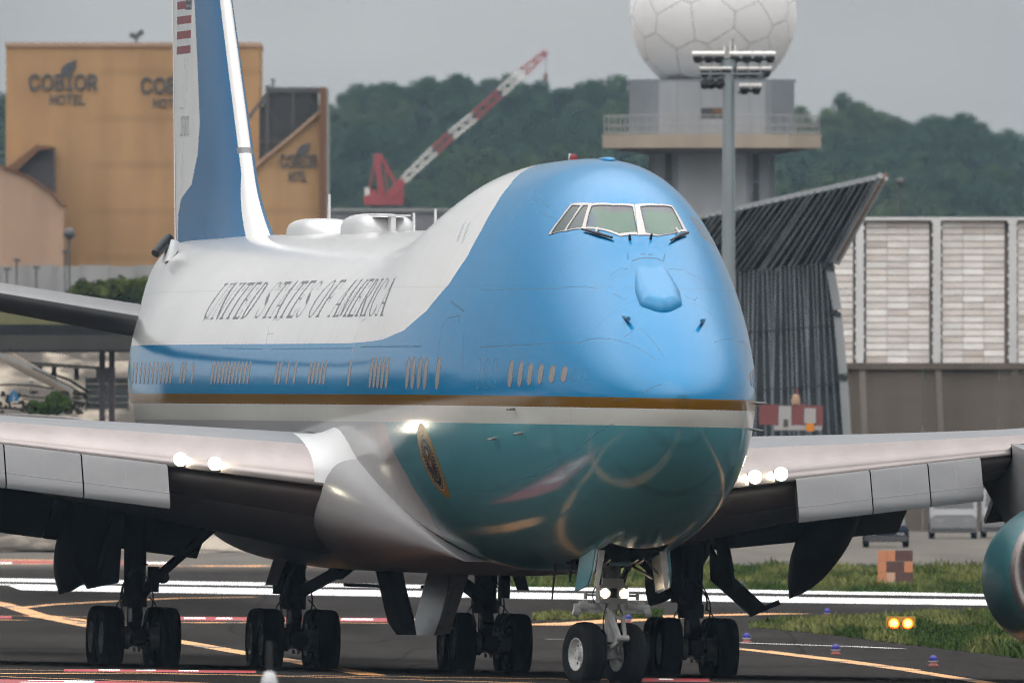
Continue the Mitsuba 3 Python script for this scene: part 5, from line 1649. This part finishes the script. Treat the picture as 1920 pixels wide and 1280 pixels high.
add('service_cage', cat([tube([(c[0] - 60 / sc, D - .3, zz(139)), (c[0] + 66 / sc, D - .3, zz(139))], .03, 6), tube([(c[0] - 60 / sc, D + .9, zz(139)), (c[0] + 66 / sc, D + .9, zz(139))], .03, 6)] +
                        [tube([(c[0] + o / sc, D + .3, zz(146)), (c[0] + o / sc, D + .3, zz(110))], .025, 6) for o in (-50, -30, -10, 14, 36, 58)]), 'm_mast', MK)
add('aerial', cat([tube([(c[0] + o / sc, D, zz(100)), (c[0] + o / sc, D, zz(h_))], .03, 6) for o, h_ in ((-8, 88), (4, 76), (12, 84))]), 'm_crane_white', MK)
add('ladder', cat([tube([(c[0] + 12 / sc, D - .25 + d, 0), (c[0] + 11 / sc, D - .25 + d, zz(150))], .018, 5) for d in (0, .3)]), 'm_mast', MK)

# ------------------------------------------------------------------ slanted run-up screen
D = 1230.0
EK = thing('blast_screen')
tag(EK, 'dark ribbed engine run-up screen with an outward slanting top, right of the jet nose', 'screen')
mat('m_rib', prin(proc(lambda p, n, uv: mi.Color3f([.15, .17, .19]) * (.2 + 1.2 * fbm(p.x * 2.6, p.z * .8, p.y, 4))), .5))
mat('m_ribdark', prin([.018, .022, .027], .8))
mat('m_screen_edge', matte(proc(plaster([.30, .31, .32], 0, .7))))


def Q(px, py, d=0.0):
    return at(px, py, D) + np.array([0, d, 0])


# upper panel leans towards the camera: its foot stands 3 m behind its top
UPT = lambda f: np.array([1290 + (1655 - 1290) * f, 412 - 82 * f])
UPB = lambda f: np.array([1190 + (1562 - 1190) * f, 530 - 38 * f])
v = [Q(*UPT(0), -2.2), Q(*UPT(1), -2.2), Q(*UPB(1), .4), Q(*UPB(0), .4)]
v2 = [a + np.array([0, .5, 0]) for a in v]
m = trimesh.Trimesh(v + v2, [[0, 1, 2], [0, 2, 3], [4, 6, 5], [4, 7, 6], [0, 4, 5], [0, 5, 1], [1, 5, 6], [1, 6, 2], [2, 6, 7], [2, 7, 3], [3, 7, 4], [3, 4, 0]], process=False)
add('upper_sheet', m, 'm_ribdark', EK)
jit = np.random.default_rng(9)
for i in range(28):
    f = (i + .5) / 28
    a, b = Q(*(UPT(f) + [jit.normal(0, 1.5), 0]), -2.36), Q(*(UPB(f) + [jit.normal(0, 2.5), jit.normal(0, 4)]), .22)
    add('upper_rib', bar(a, b, float(jit.uniform(.06, .13)), .30, (0, -1, 0)), 'm_rib', EK)
add('top_cap', bar(Q(*UPT(0), -2.3), Q(*(UPT(1)), -2.3), .14, .2, (0, 0, 1)), 'm_screen_edge', EK)
add('edge_board', bar(Q(1654, 332, -2.35), Q(1566, 490, .2), .42, .3, (0, -1, 0)), 'm_screen_edge', EK)
add('edge_cap', bar(Q(1658, 330, -2.5), Q(1572, 484, .0), .10, .4, (0, -1, 0)), 'm_brownedge', EK)
low = Polygon([(1190, 528), (1562, 490), (1594, 840), (1600, 985), (1190, 985)])
add('lower_sheet', prism(low, P2(D + .4), 0, .5), 'm_ribdark', EK)
for i in range(44):
    f = (i + .5) / 44
    t0 = np.array([1190 + 370 * f, 528 - 38 * f])
    t1 = np.array([1150 + 435 * f + jit.normal(0, 9), 985])
    add('lower_rib', bar(Q(*t0, .3), Q(*t1, .3), .055 + .03 * ((i * 7) % 3) / 2, .16, (0, -1, 0)), 'm_rib', EK)
for a, b in (((1557, 505), (1570, 580)), ((1571, 592), (1581, 700)), ((1582, 712), (1590, 840)), ((1590, 850), (1598, 975))):
    add('side_column', bar(Q(*a, .1), Q(*b, .1), .34, .4, (0, -1, 0)), 'm_screen_edge', EK)
for y, x in ((500, 1556), (586, 1569), (706, 1580), (846, 1590)):
    add('column_joint', bar(Q(x - 8, y, -.05), Q(x + 8, y + 4, -.05), .2, .45, (0, -1, 0)), 'm_ribdark', EK)
add('rail', cat([bar(Q(1190, 640 + k, .18), Q(1575, 610 + k, .18), .06, .08, (0, -1, 0)) for k in (0, 110)]), 'm_ribdark', EK)
add('roof_unit', hull([(*Q(1320, 408, 1), .12), (*Q(1340, 408, 1), .12), (*Q(1320, 410, 2), .12), (*Q(1340, 410, 2), .12)], 12), 'm_crane_white', EK, 35)

# ------------------------------------------------------------------ noise wall on the right
D, sc = 1280.0, F_PX / 1280.0
NK = thing('noise_wall')
tag(NK, 'tall noise wall, brown concrete below and cream louvred panels above, at right', 'wall')
mat('m_concrete_brown', matte(proc(lambda p, n, uv: mi.Color3f([.125, .105, .088]) * (.62 + .5 * fbm(p.x * .9, p.z * .12, 1, 4) + .25 * fbm(p.x * .3, p.z * 1.2, 3, 3)))))
mat('m_rib_pale', matte(proc(plaster([.19, .165, .145], 0, .7))))
mat('m_column', matte(proc(plaster([.62, .61, .60], 0, .7))))
for i, c_ in enumerate(([.57, .525, .49], [.60, .56, .53], [.54, .49, .45], [.47, .42, .38], [.62, .59, .565])):
    mat(f'm_louvre_{i}', matte(proc(lambda p, n, uv, c_=c_: mi.Color3f(c_) * (.86 + .28 * fbm(p.x * 1.5, p.y, p.z * 4, 3)))))
mat('m_louvre_back', matte([.40, .35, .31]))
cols = [1612, 1755, 1896, 2038, 2180]
add('backing', pxbox(1560, 413, 2330, 684, D + .45, .3), 'm_louvre_back', NK)
rr_ = np.random.default_rng(3)
rows = 21
for b in range(-1, 5):
    x0 = (cols[b] if b >= 0 else 1566) + (12 if b >= 0 else 0)
    x1 = (cols[b + 1] - 12) if b + 1 < 5 else 2320
    nseg = 3 if b >= 0 else 1
    for r_ in range(rows):
        y = 415 + r_ * 12.7
        for s_ in range(nseg):
            a, e = x0 + (x1 - x0) * s_ / nseg, x0 + (x1 - x0) * (s_ + 1) / nseg - .8
            ang = rr_.uniform(-.05, .12)
            lo, hi = at(a, y + 11.2, D), at(e, y, D)
            dd = .05 + ang * .5
            vv = [(lo[0], D, lo[2]), (hi[0], D, lo[2]), (hi[0], D + dd, hi[2]), (lo[0], D + dd, hi[2]), (lo[0], D + .4, lo[2]), (hi[0], D + .4, lo[2]), (hi[0], D + .4, hi[2]), (lo[0], D + .4, hi[2])]
            m = trimesh.Trimesh(vv, [[0, 1, 2], [0, 2, 3], [4, 6, 5], [4, 7, 6], [0, 4, 5], [0, 5, 1], [3, 2, 6], [3, 6, 7], [0, 3, 7], [0, 7, 4], [1, 5, 6], [1, 6, 2]], process=False)
            add('louvre', m, f'm_louvre_{int(rr_.choice(5, p=[.34, .26, .14, .08, .18]))}', NK)
for i, x in enumerate(cols):
    ck = add('column', pxbox(x - 7 + i * 1.5, 408, x + 7 + i * 1.5, 690, D - .18, .6), 'm_column', NK)
    add('clip', cat([pxbox(x - 10 + i * 1.5 + 2 * (k % 2), 412 + k * 12.7, x + 10 + i * 1.5 - 2 * ((k + 1) % 2), 418 + k * 12.7, D - .22, .5) for k in range(21)]), 'm_column', ck)
add('cap', pxbox(1560, 407, 2330, 413, D - .3, 1.0), 'm_column', NK)
add('ledge', pxbox(1585, 680, 2330, 692, D - .3, .6), 'm_concrete_brown', NK)
for i in range(6):
    x0, x1 = 1588 + i * 143, 1588 + (i + 1) * 143 - 1.5
    add('concrete_panel', pxbox(x0, 690, x1, 1000, D + .05 * (i % 2), .4, True), 'm_concrete_brown', NK)
    add('concrete_rib', prism(Polygon([(x0 + 22, 690), (x0 + 34, 690), (x0 + 48, 1010), (x0 + 38, 1010)]), P2(D - .12), 0, .2), 'm_rib_pale' if i < 2 else 'm_concrete_brown', NK)

# ------------------------------------------------------------------ equipment and vehicles beyond the right wing
D = 1190.0
k = thing('marker_hut')
mat('m_hutred', prin([.17, .045, .045], .6))
mat('m_hutwhite', prin([.34, .32, .31], .6))
mat('m_hutorange', prin([.62, .20, .01], .6))
tag(k, 'red and white banded equipment hut on legs before the dark ribbed screen', 'hut')
add('red_bay', pxbox(1424, 758, 1459, 796, D, 2), 'm_hutred', k)
add('white_bay', pxbox(1460, 761, 1484, 800, D + .05, 1.9), 'm_hutwhite', k)
add('red_bay', pxbox(1485, 757, 1507, 796, D, 2), 'm_hutred', k)
add('white_panel', pxbox(1508, 765, 1530, 793, D - .08, 2), 'm_hutwhite', k)
add('red_surround', cat([pxbox(1507, 760, 1543, 765, D, 2), pxbox(1531, 765, 1543, 798, D, 2)]), 'm_hutred', k)
add('skirt', pxbox(1452, 797, 1541, 806, D + .1, 1.8), 'm_hutwhite', k)
add('orange_board', pxbox(1512, 793, 1526, 808, D - .12, .2), 'm_hutorange', k)
add('dark_opening', pxbox(1469, 786, 1478, 800, D - .02, .1), 'm_darkroof', k)
add('leg', cat([pxbox(x, 805, x + 4, 960, D + .3, .2, True) for x in (1466, 1500, 1530)]), 'm_framegrey', k)
add('mast', tube([at(1493, 758, D), at(1494, 728, D)], .05, 8), 'm_hutred', k)
add('roof_lamp', lathe([(0, .2), (.14, .14), (.18, -.05), (.16, -.2)], at(1492, 748, D), (0, 0, 1), 12), 'm_plaster_pink', k, 35)

# orange and white striped cabinet on the far grass
g = G(1679, 1100)
sc = F_PX / g[1]
k = thing('marker_board')
tag(k, 'orange and pale checked marker cabinet on the far grass strip', 'cabinet')
mat('m_mk_orange', prin([.52, .20, .10], .6))
mat('m_mk_pale', prin([.55, .32, .22], .6))
mat('m_mk_dark', prin([.10, .045, .04], .6))
w, h = 66 / sc, 62 / sc
for i in range(4):
    for j in range(3):
        add('panel', bx(g[0] - w / 2 + w * i / 4, g[0] - w / 2 + w * (i + 1) / 4 - .01, g[1] - .02 * ((i + j) % 2), g[1] + .5, g[2] + .12 + h * j / 3, g[2] + .12 + h * (j + 1) / 3 - .01), (('m_mk_orange', 'm_mk_orange', 'm_mk_orange'), ('m_mk_pale', 'm_mk_dark', 'm_mk_orange'), ('m_mk_dark', 'm_mk_dark', 'm_mk_dark'), ('m_mk_dark', 'm_mk_orange', 'm_mk_dark'))[i][j], k)
add('leg', cat([bx(g[0] + d - .03, g[0] + d + .03, g[1] + .1, g[1] + .2, g[2] - .05, g[2] + .13) for d in (-.4, .4)]), 'm_framegrey', k)


def vehicle(name, px, pyb, wd, ht, body, label, van):
    """A car or van seen end on: body, screen, windows, lamps, wheels."""
    g = G(px, pyb)
    k = thing(name)
    tag(k, label, 'van' if van else 'car')
    x, y, z = g
    w = wd / 2
    sec = lambda yy, s, h0, h1, r=.16: np.array([(x + a, yy, z + b) for a, b in [(-w * s, h0), (-w * s, h1 - r), (-w * s + r, h1), (w * s - r, h1), (w * s, h1 - r), (w * s, h0)]])
    if van:
        add('body', loft(np.array([sec(y, .97, .28, ht * .5), sec(y + .25, 1, .25, ht * .62), sec(y + .7, .98, .25, ht), sec(y + 4.4, .98, .25, ht), sec(y + 4.5, .96, .3, ht * .97)])), body, k, 30)
        sc0, sc1 = (y + .26, ht * .62), (y + .66, ht * .95)
    else:
        add('body', loft(np.array([sec(y, .94, .28, ht * .48, .1), sec(y + .4, 1, .22, ht * .60, .12), sec(y + 4.0, 1, .22, ht * .62, .12), sec(y + 4.3, .95, .3, ht * .55, .1)])), body, k, 30)
        add('cabin', loft(np.array([sec(y + 1.1, .92, ht * .55, ht * .62, .05), sec(y + 1.8, .82, ht * .55, ht, .18), sec(y + 3.2, .82, ht * .55, ht, .18), sec(y + 3.9, .9, ht * .55, ht * .64, .05)])), 'm_black', k, 30)
        add('roof', loft(np.array([sec(y + 1.75, .80, ht * .97, ht + .02, .03), sec(y + 3.25, .80, ht * .97, ht + .02, .03)])), body, k, 30)
        sc0, sc1 = (y + 1.08, ht * .62), (y + 1.75, ht * .96)
    m = trimesh.Trimesh([(x - w * .86, sc0[0] - .02, z + sc0[1]), (x + w * .86, sc0[0] - .02, z + sc0[1]), (x + w * .78, sc1[0] - .02, z + sc1[1]), (x - w * .78, sc1[0] - .02, z + sc1[1])], [[0, 1, 2], [0, 2, 3]], process=False)
    add('windscreen', m, 'm_darkglass', k)
    for s_ in (-1, 1):
        add('headlight', bx(x + s_ * w * .62 - .14, x + s_ * w * .62 + .14, y - .02, y + .08, z + ht * .36, z + ht * .42), 'm_cast', k)
        for yy in (y + .85, y + 3.5):
            add('wheel', lathe([(.0, -.11), (.2, -.11), (.31, -.10), (.32, .0), (.31, .10), (.2, .11), (0, .11)], (x + s_ * (w - .1), yy, z + .32), (1, 0, 0), 20), 'm_tyre', k, 35)
    add('bumper', bx(x - w * .95, x + w * .95, y - .06, y + .05, z + .25, z + .45), 'm_framegrey', k)


mat('m_carblue', matte([.012, .016, .026]))
mat('m_vanwhite', gloss([.40, .40, .41], .2))
vehicle('parked_car', 1662, 1026, 1.72, 1.35, 'm_carblue', 'dark blue parked car under the right wing, beyond the grass', False)
vehicle('parked_van', 1788, 1010, 1.9, 1.95, 'm_vanwhite', 'white parked van left of the engine, in front of the brown wall', True)
vehicle('parked_van', 1885, 1008, 1.9, 2.0, 'm_vanwhite', 'second white parked van, half hidden by the engine', True)

# ------------------------------------------------------------------ haze
scene['haze_air'] = {'type': 'homogeneous', 'albedo': rgb([.90, .95, .99]), 'sigma_t': rgb([1.5e-5, 2.0e-5, 2.4e-5])}
scene['haze'] = {'type': 'cube', 'to_world': T4().translate([0, 3450, 36]).scale([1650, 3850, 44]), 'bsdf': {'type': 'null'}, 'interior': {'type': 'ref', 'id': 'haze_air'}}
tag('haze', 'thin bluish haze', kind='stuff')
scene['camera']['medium'] = {'type': 'ref', 'id': 'haze_air'}
